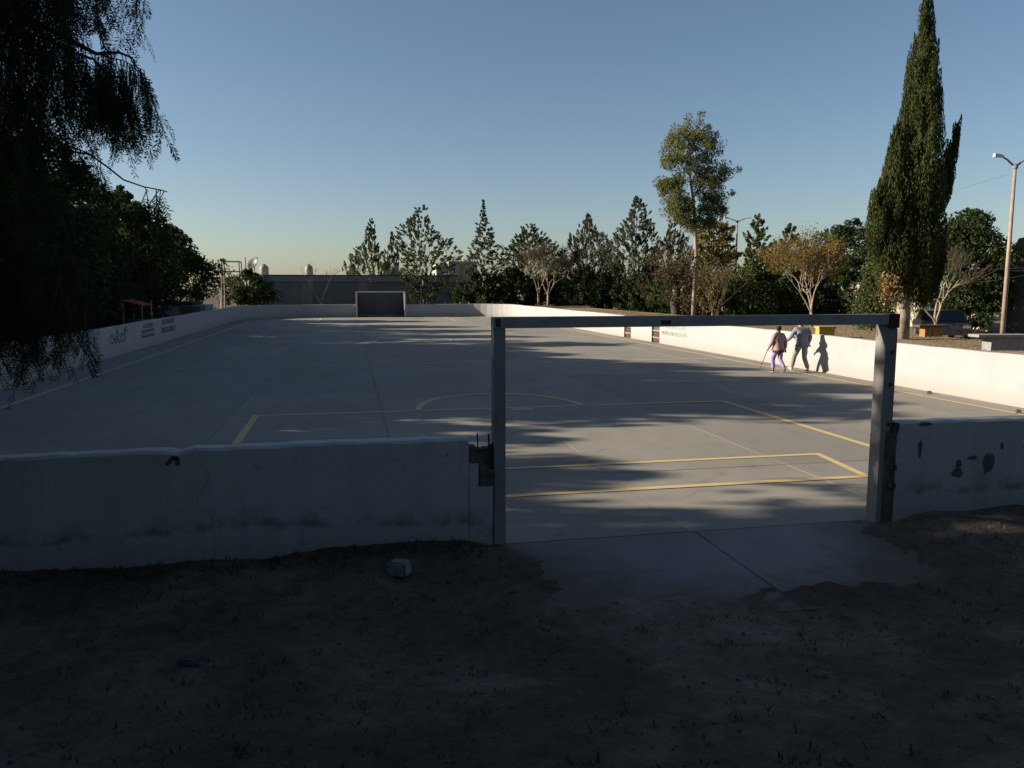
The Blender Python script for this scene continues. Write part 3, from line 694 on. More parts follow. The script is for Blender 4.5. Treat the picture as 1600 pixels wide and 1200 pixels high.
# --- branching bare trees
def bare_tree(name, label, base, H, spread, seed, bark, twig, depth=5, r0=0.09, stems=3, leafmat=None, leafn=0, lean=(0, 0), fork=0.12, Lf=0.14, trunk_h=0.18, upb=0.25, group=None):
    rng = np.random.default_rng(seed); e = empty(name, base); tag(e, label, 'tree', group)
    thick, thin = MB(), MB(); tips = []
    def grow(p, d, L, r, k):
        n = 3; pts = [p]; q = p.copy(); dd = d.copy()
        for i in range(n):
            dd = (dd+Vector(rng.normal(size=3))*0.13+Vector((0, 0, 0.05))).normalized(); q = q+dd*L/n; pts.append(q.copy())
        (thick if r > 0.014 else thin).tube(pts, list(np.linspace(r, r*0.66, n+1)), 6 if r > 0.03 else 4, False)
        if k == 0: tips.append(q); return
        for j in range(2 if rng.random() < 0.55 else 3):
            ax = Vector(rng.normal(size=3)).normalized(); ang = rng.uniform(0.3, 0.75)
            nd = (Quaternion(ax, ang) @ dd); nd.x *= 1+spread; nd.y *= 1+spread; nd.z += upb; nd.normalize()
            grow(q, nd, L*rng.uniform(0.66, 0.88), r*0.64, k-1)
            if k <= 2: tips.append(q.copy())
    base_v = Vector((0, 0, -0.2)); tv = Vector((lean[0], lean[1], H*trunk_h))
    thick.tube([base_v, base_v.lerp(tv, 0.5)+Vector((0.03, 0, 0)), tv], [r0*1.2, r0, r0*0.9], 8)
    L0 = H*(1-trunk_h)*fork*2.2
    for s in range(stems):
        a = 2*math.pi*s/stems+rng.uniform(-0.4, 0.4); d = Vector((math.cos(a)*0.55, math.sin(a)*0.55, 1.0)).normalized()
        grow(tv, d, L0, r0*0.62, depth)
    thick.build('trunk', bark, e, True)
    if thin.v: tag(thin.build('twigs', twig, e), kind='stuff')
    if leafmat:
        T = np.array([tuple(t) for t in tips]); 
        hi = T[T[:, 2] > 0.42*T[:, 2].max()]
        C = hi[rng.integers(0, len(hi), leafn)] + rng.normal(size=(leafn, 3))*0.22
        quads_object('crown', leaf_quads(rng, C, Lf, Lf*0.5), leafmat, e)
    return e
def base_px(px, Y): q = at(px, 480, Y); return (q.x, Y, gz(q.x, Y))
bare_tree('bare_tree', 'reddish brown leafless tree behind the far wall, left of a pair', base_px(841, 71), 5.6, 0.25, 51, M['bark_pale'], M['twig'], 6, 0.11, 3, M['brownleaf'], 900, Lf=0.16)
bare_tree('bare_tree', 'spreading leafless tree behind the far wall, right of a pair', base_px(856, 70), 5.2, 0.5, 52, M['bark_pale'], M['twig'], 6, 0.11, 4, M['brownleaf'], 900, Lf=0.16)
bare_tree('bare_tree', 'thin leafless sapling in front of the grey building', base_px(502, 73), 5.2, 0.3, 53, M['twig'], M['twig'], 4, 0.06, 2)
bare_tree('bare_tree', 'leafless pale tree in the shade behind the orange bench', base_px(1455, 27.5), 4.4, 0.4, 54, M['bark_pale'], M['twig'], 6, 0.075, 4, lean=(0.35, 0.1), trunk_h=0.2)
bare_tree('yellow_tree', 'yellow ochre tree with pale bare branching trunk beside the cypress', base_px(1268, 44.5), 6.0, 0.38, 55, M['bark_pale'], M['bark_pale'], 5, 0.10, 4, M['yellowleaf'], 10500, Lf=0.13, trunk_h=0.16)
bare_tree('bare_tree', 'tangle of pale bare stems at the foot of the olive tree', base_px(1118, 50), 4.6, 0.2, 56, M['twig'], M['twig'], 5, 0.06, 6, M['olive'], 900, Lf=0.12, trunk_h=0.05)
far('leafy_tree', 'brownish bushy tree low between the eucalyptus trunk and the lamp', 1100, 400, 58, 44, ROUND, M['brownleaf'], 57, **{**rg, 'n': 80, 'per': 44})

# dark blackened stump/trunk left of the eucalyptus
def dark_trunk():
    b = base_px(1055, 53); e = empty('tree_trunk', b); tag(e, 'thick dark trunk standing left of the pale eucalyptus trunk', 'tree')
    m = MB(); m.tube([(0, 0, -0.2), (0.06, 0, 0.6), (-0.04, 0, 1.3), (0.12, 0, 2.2), (0.0, 0.1, 3.4)], [0.42, 0.34, 0.36, 0.25, 0.1], 9); m.build('trunk', M['bark_dark'], e, True)
    rng = np.random.default_rng(3); C = crown_points(rng, np.array([(rng.normal()*0.7, rng.normal()*0.7, 1.3+rng.random()*3.4, 0.5) for i in range(60)]), 40, 0.8)
    quads_object('crown', leaf_quads(rng, C, 0.22, 0.1), M['brownleaf'], e)
dark_trunk()

# --- the cypress
def cypress():
    Y = 24.3; b = at(1409, 520, Y); z0 = gz(b.x, Y); e = empty('cypress_tree', (b.x, Y, z0))
    tag(e, 'tall dark pointed cypress with a side spire behind the sunlit wall', 'tree')
    rng = np.random.default_rng(60); D = at(1409, 400, Y).dot(_f)-EYE*_f.z; s = D/F
    m = MB(); m.tube([(0, 0, -0.3), (0.03, 0, 0.8), (-0.05, 0, 1.8), (0, 0, 3.2)], [0.27, 0.22, 0.2, 0.16], 10); m.build('trunk', M['bark_pale2'], e, True)
    # spires: (px0, py0, px1, py1, [(t, radius px)])
    sp = [((1424, 470), (1449, -8), [(0, 26), (0.12, 38), (0.36, 42), (0.56, 34), (0.77, 23), (0.9, 13), (0.97, 6), (1, 1)], 62000),
          ((1394, 445), (1401, 196), [(0, 22), (0.15, 33), (0.4, 31), (0.65, 21), (0.85, 10), (1, 1)], 32000),
          ((1370, 390), (1371, 290), [(0, 12), (0.35, 18), (0.7, 11), (1, 2)], 9000),
          ((1466, 326), (1499, 192), [(0, 9), (0.25, 13), (0.5, 11), (0.75, 7), (1, 1)], 10000),
          ((1448, 462), (1458, 330), [(0, 16), (0.4, 26), (0.8, 22), (1, 10)], 16000)]
    quads = []
    rxy = Vector((math.cos(YAW), -math.sin(YAW), 0)); fxy = Vector((math.sin(YAW), math.cos(YAW), 0))
    for (a, c, prof, n) in sp:
        A, Cc = at(*a, Y), at(*c, Y); A = A-Vector((b.x, Y, z0)); Cc = Cc-Vector((b.x, Y, z0))
        tp = np.array([p[0] for p in prof]); rp = np.array([p[1] for p in prof])*s*0.9
        tt = np.linspace(0, 1, 80); rr = np.interp(tt, tp, rp); cdf = np.cumsum(rr+0.15*rr.max()); cdf /= cdf[-1]
        for i in range(n//120):
            t = np.interp(rng.random(), cdf, tt); rad = np.interp(t, tp, rp); ang = rng.random()*2*math.pi
            lr = (0.05+0.17*rad)*rng.uniform(0.6, 1.4); lh = (0.45+0.85*rad)*rng.uniform(0.7, 1.5)      # lobe radius, height
            q = max(0.0, rad-lr*0.7)*rng.uniform(0.8, 1.0)
            ov = np.array(rxy)*math.cos(ang)+np.array(fxy)*math.sin(ang)
            c0 = np.array(A.lerp(Cc, t))+ov*q; k = 130
            u = rng.random(k); pr_ = np.sin(math.pi*np.clip(u, 0, 1)**0.62)**0.8*lr; th_ = rng.random(k)*2*math.pi; jit = rng.uniform(0.75, 1.12, k)
            pts = c0+np.stack([np.cos(th_)*pr_*jit, np.sin(th_)*pr_*jit, (u-0.45)*lh], 1)+np.outer(u*lh*0.10, ov)
            quads.append(leaf_quads(rng, pts, 0.11, 0.026, up=2.2))
    quads_object('crown', np.concatenate(quads), M['cypress'], e)
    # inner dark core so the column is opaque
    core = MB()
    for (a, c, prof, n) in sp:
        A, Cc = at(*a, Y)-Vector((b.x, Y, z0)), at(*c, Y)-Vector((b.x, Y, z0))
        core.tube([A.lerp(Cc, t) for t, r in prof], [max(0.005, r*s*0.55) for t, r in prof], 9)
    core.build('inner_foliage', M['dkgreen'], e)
    pts = []
    g0 = at(1390, 448, Y-1.0)-Vector((b.x, Y, z0))
    C = np.array(g0)+rng.normal(size=(700, 3))*np.array([0.13, 0.13, 0.2])
    tag(quads_object('dead_patch', leaf_quads(rng, C, 0.14, 0.06, down=0.5), M['deadneedle'], e), kind='stuff')
M['bark_pale2'] = basic('patchy_cypress_bark', (0.34, 0.29, 0.23), (0.12, 0.095, 0.07), 2.2, 0.95, 0.7, bscale=9)
cypress()

# --- dense row along the left side (shades the court)
row = [  # x, y, height, radius, label
    (-13.2, 38.6, 8.9, 2.9, 'dark dense tree nearest in the row behind the left wall'),
    (-13.5, 44.0, 8.2, 2.4, 'dark dense tree second along the row behind the left wall'),
    (-13.0, 49.5, 8.0, 2.5, 'dark dense tree third along the row behind the left wall'),
    (-13.6, 54.6, 7.6, 2.4, 'dark dense tree last along the row behind the left wall'),
    (-13.0, 63.0, 6.8, 2.6, 'separate dark round tree at the right end of the left-hand trees'),
]
rk = dict(n=190, cr=0.62, per=75, L=0.25, W=0.15, tr=0.16, limbs=14)
DOME = [(0.06, .85), (0.3, 1.0), (0.6, .95), (0.85, .6), (1.0, .15)]
for i, (x, y, H, rad, lab) in enumerate(row):
    tree('shade_tree', lab, (x, y, gz(x, y)), H, [(a, r*rad) for a, r in (DOME if i < 3 else [(0.24, .55), (0.35, .95), (0.6, 1.0), (0.85, .6), (1.0, .15)])], M['dkgreen'], M['bark_dark'], 70+i, group='trees along the left side', **rk)
for i, (x, y, H, rad, lab) in enumerate(((-12.6, 41.4, 5.2, 2.0, 'low dark bush filling the first gap between the left-hand trees'), (-13.6, 46.8, 5.3, 2.0, 'low dark bush filling the second gap between the left-hand trees'),
                                      (-14.4, 52.2, 5.4, 2.0, 'low dark bush filling the third gap between the left-hand trees'), (-15.6, 58.6, 4.9, 2.3, 'low dark bush between the tree row and the separate round tree'))):
    tree('low_bush', lab, (x, y, gz(x, y)), H, [(0.0, rad*.95), (0.4, rad), (0.75, rad*.8), (1.0, rad*.25)], M['dkgreen'], M['bark_dark'], 150+i, group='bushes along the left side', cat='shrub', **{**rk, 'n': 150})
proto = None
outl = [(-13.3, 19.8, 1.2, 1.15), (-12.8, 22.2, 1.26, 1.15), (-13.4, 24.8, 1.24, 1.2), (-13.0, 27.4, 1.22, 1.15), (-13.5, 30.2, 1.08, 1.15), (-12.9, 33.0, 1.03, 1.1), (-13.3, 35.8, 1.0, 1.1), (-13.2, 16.2, 0.80, 0.8), (-13.4, 13.4, 0.84, 0.75), (-13.8, 14.8, 0.6, 1.0),
        (-13.0, 8.6, 1.4, 1.25), (-13.5, 5.2, 1.45, 1.3), (-13.0, 1.8, 1.4, 1.3), (-12.0, -4.0, 1.3, 1.4), (-5.0, -9.0, 1.2, 1.5), (5.0, -10.0, 1.2, 1.5), (15.0, -5.0, 1.2, 1.4), (18.5, 3.0, 0.9, 1.1),
        (-18.5, 8.0, 1.0, 1.7), (-18.5, 20.0, 0.8, 1.7), (-18.5, 28.0, 0.85, 1.7), (-18.5, 36.0, 0.8, 1.7), (-9.2, 9.0, 0.62, 0.85)]
def copy_tree(o, parent=None):
    c = o.copy(); COL.objects.link(c); c.parent = parent
    for ch in list(o.children): copy_tree(ch, c)
    return c
LB = 'dense shade tree beyond the picture edge whose shadow falls over the court'
for i, (x, y, s, sxy) in enumerate(outl):
    if proto is None:
        o = proto = tree('shade_tree', LB, (0, 0, 0), 7.3, [(a, r*2.5) for a, r in DOME], M['dkgreen'], M['bark_dark'], 90, n=200, cr=0.62, per=80, L=0.28, W=0.17, tr=0.17, limbs=16, group='shade trees outside the picture')
    else: o = copy_tree(proto)
    o.location = (x, y, gz(x, y)); o.rotation_euler = (0, 0, i*1.9); o.scale = (sxy, sxy, s)

# --- the pepper tree in the foreground
def pepper():
    bx, by = -6.2, 4.6; z0 = gz(bx, by); e = empty('pepper_tree', (bx, by, z0))
    tag(e, 'weeping pepper tree with hanging feathery fronds in the left foreground', 'tree')
    rng = np.random.default_rng(100); O = Vector((bx, by, z0))
    wood = MB()
    wood.tube([(0, 0, -0.3), (0.15, 0.1, 1.2), (0.1, 0.2, 2.4), (0.5, 0.4, 3.6), (1.2, 0.6, 4.6)], [0.34, 0.28, 0.24, 0.18, 0.12], 10)
    wood.tube([(0.1, 0.2, 2.4), (-0.8, 0.3, 3.6), (-1.6, 0.2, 4.8)], [0.2, 0.15, 0.08], 8)
    wood.tube([(0.3, 0.3, 3.0), (0.2, 1.2, 4.0), (0.5, 2.2, 5.0)], [0.18, 0.12, 0.06], 8)
    # twig descriptions: list of polylines with leaf spacing
    LQ = []      # leaflet quads
    def frond(p, d, L):
        """pinnate frond from p along d, drooping"""
        n = int(rng.integers(9, 14)); side = np.cross(d, (0, 0, 1.0)); nl = np.linalg.norm(side)
        side = side/nl if nl > 1e-3 else np.array([1.0, 0, 0]); tw = rng.uniform(-1.2, 1.2)
        upv = np.cross(side, d); side = side*math.cos(tw)+upv*math.sin(tw)
        q = p.copy(); dd = d.copy()
        for i in range(n):
            dd = dd+np.array([0, 0, -0.09]); dd /= np.linalg.norm(dd); q = q+dd*L/n
            ll = 0.042*(1-0.45*abs(i/n-0.4))*rng.uniform(0.6, 1.25); w_ = 0.0036
            for sg in (-1, 1):
                v = side*sg*0.9+dd*rng.uniform(0.3, 0.95)+rng.normal(size=3)*0.16+np.array([0, 0, -0.15]); v /= np.linalg.norm(v); nn = np.cross(v, dd); nn = np.cross(v, nn); nn /= np.linalg.norm(nn)+1e-9
                LQ.append((q, q+v*ll*0.5+nn*w_, q+v*ll, q+v*ll*0.5-nn*w_))
        LQ.append((p, p+side*0.0022, q+side*0.001, q-side*0.001))
    def twig(p, L, sway=0.25, dens=0.045):
        q = np.array(p, float); d = np.array([rng.normal()*sway, rng.normal()*sway, -0.5]); d /= np.linalg.norm(d)
        pts = [Vector(q)]; n = max(3, int(L/dens))
        for i in range(n):
            d = d+np.array([rng.normal()*0.07, rng.normal()*0.07, -0.14]); d /= np.linalg.norm(d); q = q+d*L/n; pts.append(Vector(q))
            a = rng.random()*2*math.pi; fd = d*0.75+np.array([math.cos(a), math.sin(a), -0.1])*0.65; fd /= np.linalg.norm(fd)
            frond(q.copy(), fd, rng.uniform(0.09, 0.21))
        wood.tube([p-Vector((0, 0, 0)) for p in pts], list(np.linspace(0.004, 0.0015, len(pts))), 3, False)
    def branch(pp, r0, r1, twigs, Ls, sway=0.25, skip=0.0):
        P = [at(*p)-O for p in pp]
        wood.tube(P, list(np.linspace(r0, r1, len(P))), 6, False)
        seg = [(P[i+1]-P[i]).length for i in range(len(P)-1)]; T = sum(seg)
        for i in range(twigs):
            t = (skip+(1-skip)*(i+rng.random())/twigs)*T; j = 0
            while j < len(seg)-1 and t > seg[j]: t -= seg[j]; j += 1
            p = P[j].lerp(P[j+1], min(1, t/seg[j])); twig(p, rng.uniform(*Ls), sway)
    branch([(-120, -30, 5.0), (30, 20, 5.2), (112, 64, 5.4), (150, 84, 5.5), (186, 82, 5.6), (206, 90, 5.7), (212, 98, 5.7)], 0.022, 0.003, 26, (0.28, 0.62), 0.2, 0.35)
    branch([(150, 84, 5.8), (190, 94, 5.9), (226, 110, 5.9)], 0.005, 0.002, 20, (0.22, 0.5), 0.08, 0.1)
    branch([(120, 90, 6.3), (160, 120, 6.4), (200, 150, 6.4)], 0.005, 0.002, 16, (0.22, 0.45), 0.08, 0.1)
    branch([(30, 30, 5.9), (100, 78, 6.0), (145, 92, 6.1), (170, 115, 6.2), (188, 132, 6.2)], 0.014, 0.003, 16, (0.28, 0.6), 0.2, 0.3)
    branch([(-100, 190, 5.0), (40, 225, 5.2), (140, 241, 5.3), (168, 261, 5.4), (193, 281, 5.4), (225, 292, 5.5), (252, 297, 5.5), (262, 300, 5.5)], 0.008, 0.003, 4, (0.08, 0.16), 0.25, 0.93)
    branch([(225, 292, 5.5), (232, 300, 5.5)], 0.003, 0.002, 2, (0.16, 0.24), 0.15)
    branch([(150, 243, 5.35), (160, 250, 5.35)], 0.004, 0.003, 2, (0.08, 0.15), 0.2)
    branch([(100, 225, 5.2), (140, 240, 5.3)], 0.006, 0.004, 5, (0.1, 0.26), 0.3)
    branch([(-100, -120, 5.2), (80, -60, 5.4), (150, -40, 5.5), (200, -30, 5.6), (240, -22, 5.6)], 0.02, 0.003, 15, (0.12, 0.3), 0.2, 0.4)
    branch([(-100, -160, 4.8), (60, -80, 5.0), (150, -40, 5.1)], 0.03, 0.01, 22, (0.3, 0.6), 0.3)
    # dense curtain on the far left
    for k in range(240):
        px, py = rng.uniform(-120, 100), rng.uniform(-160, 150)
        if px > 60 and py > 60 and rng.random() < 0.6: continue
        p = at(px, py, rng.uniform(4.8, 7.0))-O; twig(p, rng.uniform(0.35, 0.75), 0.3)
    for k in range(95):
        px = rng.uniform(-120, 140); py = 440+rng.uniform(-60, 40)+max(0, px)*0.10
        p = at(px, py, rng.uniform(5.6, 7.0))-O; twig(p, rng.uniform(0.28, 0.60)*(1-max(0, px)/420), 0.16)
    for k in range(90):
        px = rng.uniform(-140, 60); py = rng.uniform(150, 440)
        p = at(px, py, rng.uniform(5.6, 7.0))-O; twig(p, rng.uniform(0.4, 0.8), 0.3)
    wood.build('trunk', M['bark_dark'], e)
    quads_object('fronds', np.array(LQ), M['pepper'], e)
    # main crown volume, mostly outside the picture and above the viewer
    cl = []
    while len(cl) < 260:
        a = rng.random()*2*math.pi; q = 4.2*math.sqrt(rng.random()); z = 3.2+rng.random()*4.6*(1-(q/4.6)**2)
        x, y = -0.4+q*math.cos(a)*0.95, -0.2+q*math.sin(a)
        wx, wy = bx+x, by+y
        d = Vector((wx, wy, z+z0-EYE)); dep = d.dot(_f)
        if dep > 0.3 and 800+F*d.dot(_r)/dep > -70 and 600-F*d.dot(_u)/dep > -150: continue
        if Vector((wx, wy, z+z0-EYE)).length < 1.6: continue
        cl.append((x, y, z, 0.6*rng.uniform(0.6, 1.2)))
    C = crown_points(rng, np.array(cl), 70, 0.9, 1.1)
    quads_object('crown', leaf_quads(rng, C, 0.2, 0.05, down=0.8), M['pepper'], e)
pepper()

# ------------------------------------------------------------------ people
M['skin'] = basic('skin', (0.30, 0.17, 0.11), (0.25, 0.14, 0.09), 8, 0.6, 0)
M['hair'] = basic('dark_hair', (0.022, 0.014, 0.011), (0.012, 0.009, 0.008), 40, 0.6, 0.5)
M['cardigan'] = basic('dusty_pink_knit', (0.33, 0.22, 0.20), (0.24, 0.155, 0.145), 25, 0.95, 0.4)
M['maroon'] = basic('maroon_cloth', (0.10, 0.03, 0.035), None, 20, 0.9, 0.2)
M['lavender'] = basic('lavender_cloth', (0.27, 0.21, 0.40), (0.20, 0.15, 0.30), 14, 0.9, 0.2)
M['bluegrey'] = basic('blue_grey_jacket_cloth', (0.20, 0.205, 0.245), (0.15, 0.155, 0.19), 9, 0.85, 0.3)
M['greytrousers'] = basic('grey_trouser_cloth', (0.26, 0.24, 0.225), (0.19, 0.175, 0.165), 10, 0.9, 0.3)
M['navy'] = basic('navy_cloth', (0.015, 0.018, 0.05), None, 10, 0.9, 0.2)
M['shoe_dark'] = basic('dark_shoe', (0.03, 0.022, 0.022), None, 10, 0.5, 0.1)
M['sole'] = basic('pale_shoe_sole', (0.45, 0.43, 0.40), None, 10, 0.7, 0)
M['wood'] = basic('cane_wood', (0.10, 0.055, 0.03), None, 20, 0.6, 0.1)
def skin(name, V, E, rad, mat, parent, sub=2, root=0):
    me = bpy.data.meshes.new('tmp'); me.from_pydata([tuple(v) for v in V], E, []); me.update()
    o = bpy.data.objects.new('tmp', me); COL.objects.link(o)
    md = o.modifiers.new('skin', 'SKIN'); md.use_smooth_shade = True; md.branch_smoothing = 0.6
    for i, r in enumerate(rad):
        sv = me.skin_vertices[0].data[i]; sv.radius = r if isinstance(r, tuple) else (r, r); sv.use_root = (i == root)
    sb = o.modifiers.new('sub', 'SUBSURF'); sb.levels = sub; sb.render_levels = sub
    dg = bpy.context.evaluated_depsgraph_get(); me2 = bpy.data.meshes.new_from_object(o.evaluated_get(dg))
    bpy.data.objects.remove(o); me2.name = name; me2.materials.clear(); me2.materials.append(mat)
    for p in me2.polygons: p.use_smooth = True
    q = bpy.data.objects.new(name, me2); COL.objects.link(q); q.parent = parent
    return q
def person(label, loc, rz, scale, J, top, legs_mat, shoe, hem=None, hairlen=0.0, group='people on the court'):
    e = empty('person', loc, rz); e.scale = (scale, scale, scale); tag(e, label, 'person', group)
    P = lambda k: Vector(J[k])
    V = [P('pelvis'), P('belly'), P('chest'), P('neck'), P('head0'), P('head1')]; E = [(0,1),(1,2),(2,3),(3,4),(4,5)]
    rad = [(.15,.12), (.15,.12), (.16,.12), .055, .085, .078]
    # face: nose
    hd = (P('head1')-P('head0')).normalized(); fw_ = Vector(J.get('face', (0, 1, 0)))
    V.append(P('head0')+fw_*0.095+Vector((0, 0, .0))); E.append((4, 6)); rad.append(.02)
    hands = {}
    for sd_ in ('L', 'R'):
        n = len(V); V += [P('sh'+sd_), P('el'+sd_), P('wr'+sd_)]; E += [(2, n), (n, n+1), (n+1, n+2)]; rad += [.06, .045, .028]
        d = (P('wr'+sd_)-P('el'+sd_)).normalized(); side = d.cross(Vector((0, 1, 0.2))).normalized(); fr_ = side.cross(d)
        palm = P('wr'+sd_)+d*0.06; V.append(palm); E.append((n+2, n+3)); rad.append((.03, .018))
        for k, (off, ln) in enumerate(((-.03, .06), (-.01, .075), (.01, .07), (.03, .055))):
            m0 = len(V); V += [palm+fr_*off+d*0.035, palm+fr_*off*1.1+d*(0.035+ln*.6)+side*0.012]; E += [(n+3, m0), (m0, m0+1)]; rad += [.009, .007]
        m0 = len(V); V += [palm-fr_*.045+d*.01, palm-fr_*.05+d*.05]; E += [(n+3, m0), (m0, m0+1)]; rad += [.011, .008]
        n = len(V); V += [P('hip'+sd_), P('kn'+sd_), P('an'+sd_), P('toe'+sd_)]; E += [(0, n), (n, n+1), (n+1, n+2), (n+2, n+3)]; rad += [.085, .055, .038, .03]
    skin('body', V, E, rad, M['skin'], e)
    # trousers
    V = [P('pelvis')+Vector((0, 0, .05)), P('pelvis')]; E = [(0, 1)]; rad = [(.165, .135), (.17, .14)]
    for sd_ in ('L', 'R'):
        n = len(V); an = P('an'+sd_); kn = P('kn'+sd_); an2 = an+(kn-an)*0.10
        V += [P('hip'+sd_), P('hip'+sd_).lerp(kn, .5), kn, kn.lerp(an2, .6), an2]; E += [(1, n)]+[(n+i, n+i+1) for i in range(4)]; rad += [.115, .1, .078, .07, .068]
    skin('trousers', V, E, rad, legs_mat, e)
    # jacket
    V = [P('pelvis')+Vector((0, 0, -0.06)), P('pelvis')+Vector((0, 0, .1)), P('belly'), P('chest'), P('neck')-Vector((0, 0, .04))]; E = [(0,1),(1,2),(2,3),(3,4)]
    rad = [(.19,.165), (.195,.17), (.20,.17), (.195,.15), .075]
    for sd_ in ('L', 'R'):
        n = len(V); V += [P('sh'+sd_), P('sh'+sd_).lerp(P('el'+sd_), .5), P('el'+sd_), P('wr'+sd_)]; E += [(3, n), (n, n+1), (n+1, n+2), (n+2, n+3)]; rad += [.09, .078, .068, .052]
    skin('jacket', V, E, rad, top, e, root=1)
    if hem:
        z = J['pelvis'][2]; m = MB(); m.lathe([(.175, z-.17), (.2, z-.16), (.205, z-.09), (.19, z-.07)], (J['pelvis'][0], J['pelvis'][1], 0), 16); m.build('hem', hem, e, True)
    for sd_ in ('L', 'R'):
        a, t = P('an'+sd_), P('toe'+sd_); d = (t-a); 
        skin('shoe', [a-d*0.28+Vector((0, 0, -.025)), a+d*.35+Vector((0, 0, -.015)), t+d*.18], [(0, 1), (1, 2)], [(.045, .042), (.05, .045), (.042, .03)], shoe, e, 2)
        so_ = skin('sole', [a-d*0.30+Vector((0, 0, -.062)), t+d*.2+Vector((0, 0, -.028))], [(0, 1)], [(.047, .014), (.044, .014)], M['sole'], e, 1)
    # hair
    c = P('head0')*0.45+P('head1')*0.55-fw_*0.022
    V = [c+Vector((0, 0, .035)), c-fw_*.03, c-fw_*.05+Vector((0, 0, -.06-hairlen))]
    skin('hair', V, [(0, 1), (1, 2)], [(.105, .105), (.112, .10), (.09, .06)], M['hair'], e, 2)
    return e
JW = dict(pelvis=(0, 0, .88), belly=(0, .02, 1.05), chest=(0, .02, 1.26), neck=(0, .05, 1.42), head0=(0, .075, 1.52), head1=(0, .07, 1.62),
          shL=(-.17, .02, 1.36), elL=(-.25, .02, 1.10), wrL=(-.28, .16, .88), shR=(.17, .02, 1.36), elR=(.26, -.04, 1.09), wrR=(.27, -.03, .84),
          hipL=(-.09, 0, .84), knL=(-.09, .17, .47), anL=(-.09, .12, .085), toeL=(-.09, .26, .05),
          hipR=(.09, 0, .84), knR=(.08, -.01, .46), anR=(.06, -.30, .16), toeR=(.07, -.20, .05))
wp = (12.42, 21.0, 0.0)
woman = person('person in dusty pink cardigan and lavender trousers walking with a cane', wp, R(8), 0.845, JW, M['cardigan'], M['lavender'], M['shoe_dark'], M['maroon'], 0.05)
JM = dict(pelvis=(0, -.02, .90), belly=(0, .02, 1.08), chest=(0, .06, 1.28), neck=(0, .15, 1.45), head0=(0, .22, 1.54), head1=(0, .24, 1.64), face=(0, .95, -.3),
          shL=(-.19, .08, 1.38), elL=(-.26, .22, 1.10), wrL=(-.28, .46, .95), shR=(.19, .06, 1.38), elR=(.27, -.02, 1.1), wrR=(.27, .10, .86),
          hipL=(-.10, 0, .86), knL=(-.10, .24, .50), anL=(-.10, .36, .11), toeL=(-.10, .51, .10),
          hipR=(.10, -.02, .86), knR=(.10, .02, .47), anR=(.10, -.22, .10), toeR=(.10, -.08, .05))
person('stooping person in blue grey jacket walking beside the sunlit wall', (13.18, 20.98, 0.0), R(2), 0.95, JM, M['bluegrey'], M['greytrousers'], M['sole'])
# cane held in her left hand
hand = Matrix.Rotation(R(8), 4, 'Z') @ Vector((-.285, .215, .83)) * 0.845 + Vector(wp)
cb_ = MB(); hx, hy, hz_ = hand
tip = Vector((-.05, .36, -hz_+0.005))
cb_.tube([(0, 0, 0), tip], [.011, .009], 8)
cane = cb_.build('walking_cane', None); cane.location = hand; cane.data.materials.append(M['wood']); tag(cane, 'thin brown walking cane held by the person in pink', 'cane')
m = MB(); m.tube([(0, 0, -.01), (0, -.01, .015), (0, -.05, .025), (0, -.10, .015)], [.011, .013, .013, .010], 8); m.build('handle', M['wood'], cane)
m = MB(); m.tube([tuple(tip+Vector((0, 0, -.004))), tuple(tip+Vector((0, 0, .04)))], .014, 8); m.build('rubber_tip', M['shoe_dark'], cane)
JS = dict(JW); JS.update(knL=(-.1, .14, .47), anL=(-.1, .30, .09), toeL=(-.1, .45, .055))
person('person in navy clothes and pale shoes stepping in at the left edge', (-7.62, 17.75, 0.0), R(-95), 1.0, JS, M['navy'], M['navy'], M['sole'])
pz = gz(-10.6, 47.0)
person('dark-haired person in navy standing beyond the left wall', (-10.3, 46.5, pz), R(30), 0.86, JW, M['navy'], M['navy'], M['shoe_dark'], group='people outside the court')

# ------------------------------------------------------------------ street furniture on the right
M['yellowpaint'] = basic('yellow_bench_paint', (0.40, 0.30, 0.07), (0.32, 0.24, 0.06), 6, 0.7, 0.2)
M['orangepaint'] = basic('orange_bench_paint', (0.28, 0.15, 0.05), (0.21, 0.11, 0.04), 6, 0.7, 0.2)
M['benchgrey'] = basic('grey_bench_concrete', (0.24, 0.245, 0.24), (0.16, 0.16, 0.155), 5, 0.85, 0.3)
M['darkwood'] = basic('dark_bench_slab', (0.12, 0.075, 0.05), None, 5, 0.8, 0.2)
def bench(label, px, Y, L, Wd, H, mat, topmat, rz, base):
    q = at(px, 480, Y); e = empty('bench', (q.x, Y, gz(q.x, Y)), rz); tag(e, label, 'bench', 'benches beside the court')
    m = MB(); m.box(-L/2, L/2, -Wd/2, Wd/2, H-.075, H); m.build('seat', topmat, e)
    for s_ in base:
        m = MB(); m.box(s_[0], s_[1], -Wd/2+.05, Wd/2-.05, -.1, H-.078); m.build('support', mat, e)
bench('yellow painted bench behind the sunlit wall near the walkers', 1291, 25.5, .62, .45, .42, M['yellowpaint'], M['yellowpaint'], -YAW, [(-.28, .28)])
bench('orange bench with dark seat in front of the bare tree', 1456, 25.4, 1.05, .5, .44, M['orangepaint'], M['darkwood'], -YAW, [(-.30, -.02), (.0, .36)])
bench('grey concrete bench at the right edge beside the tall lamp post', 1578, 19.4, 2.0, .55, .47, M['benchgrey'], M['benchgrey'], -YAW, [(-.6, .38)])
M['polesteel'] = basic('weathered_pole_steel', (0.30, 0.24, 0.20), (0.19, 0.13, 0.10), 2, 0.55, 0.1)
M['polegrey'] = basic('grey_pole_steel', (0.22, 0.215, 0.20), (0.15, 0.145, 0.14), 2, 0.5, 0.1)
M['lampwhite'] = basic('lamp_head_white', (0.55, 0.56, 0.57), None, 4, 0.4, 0)
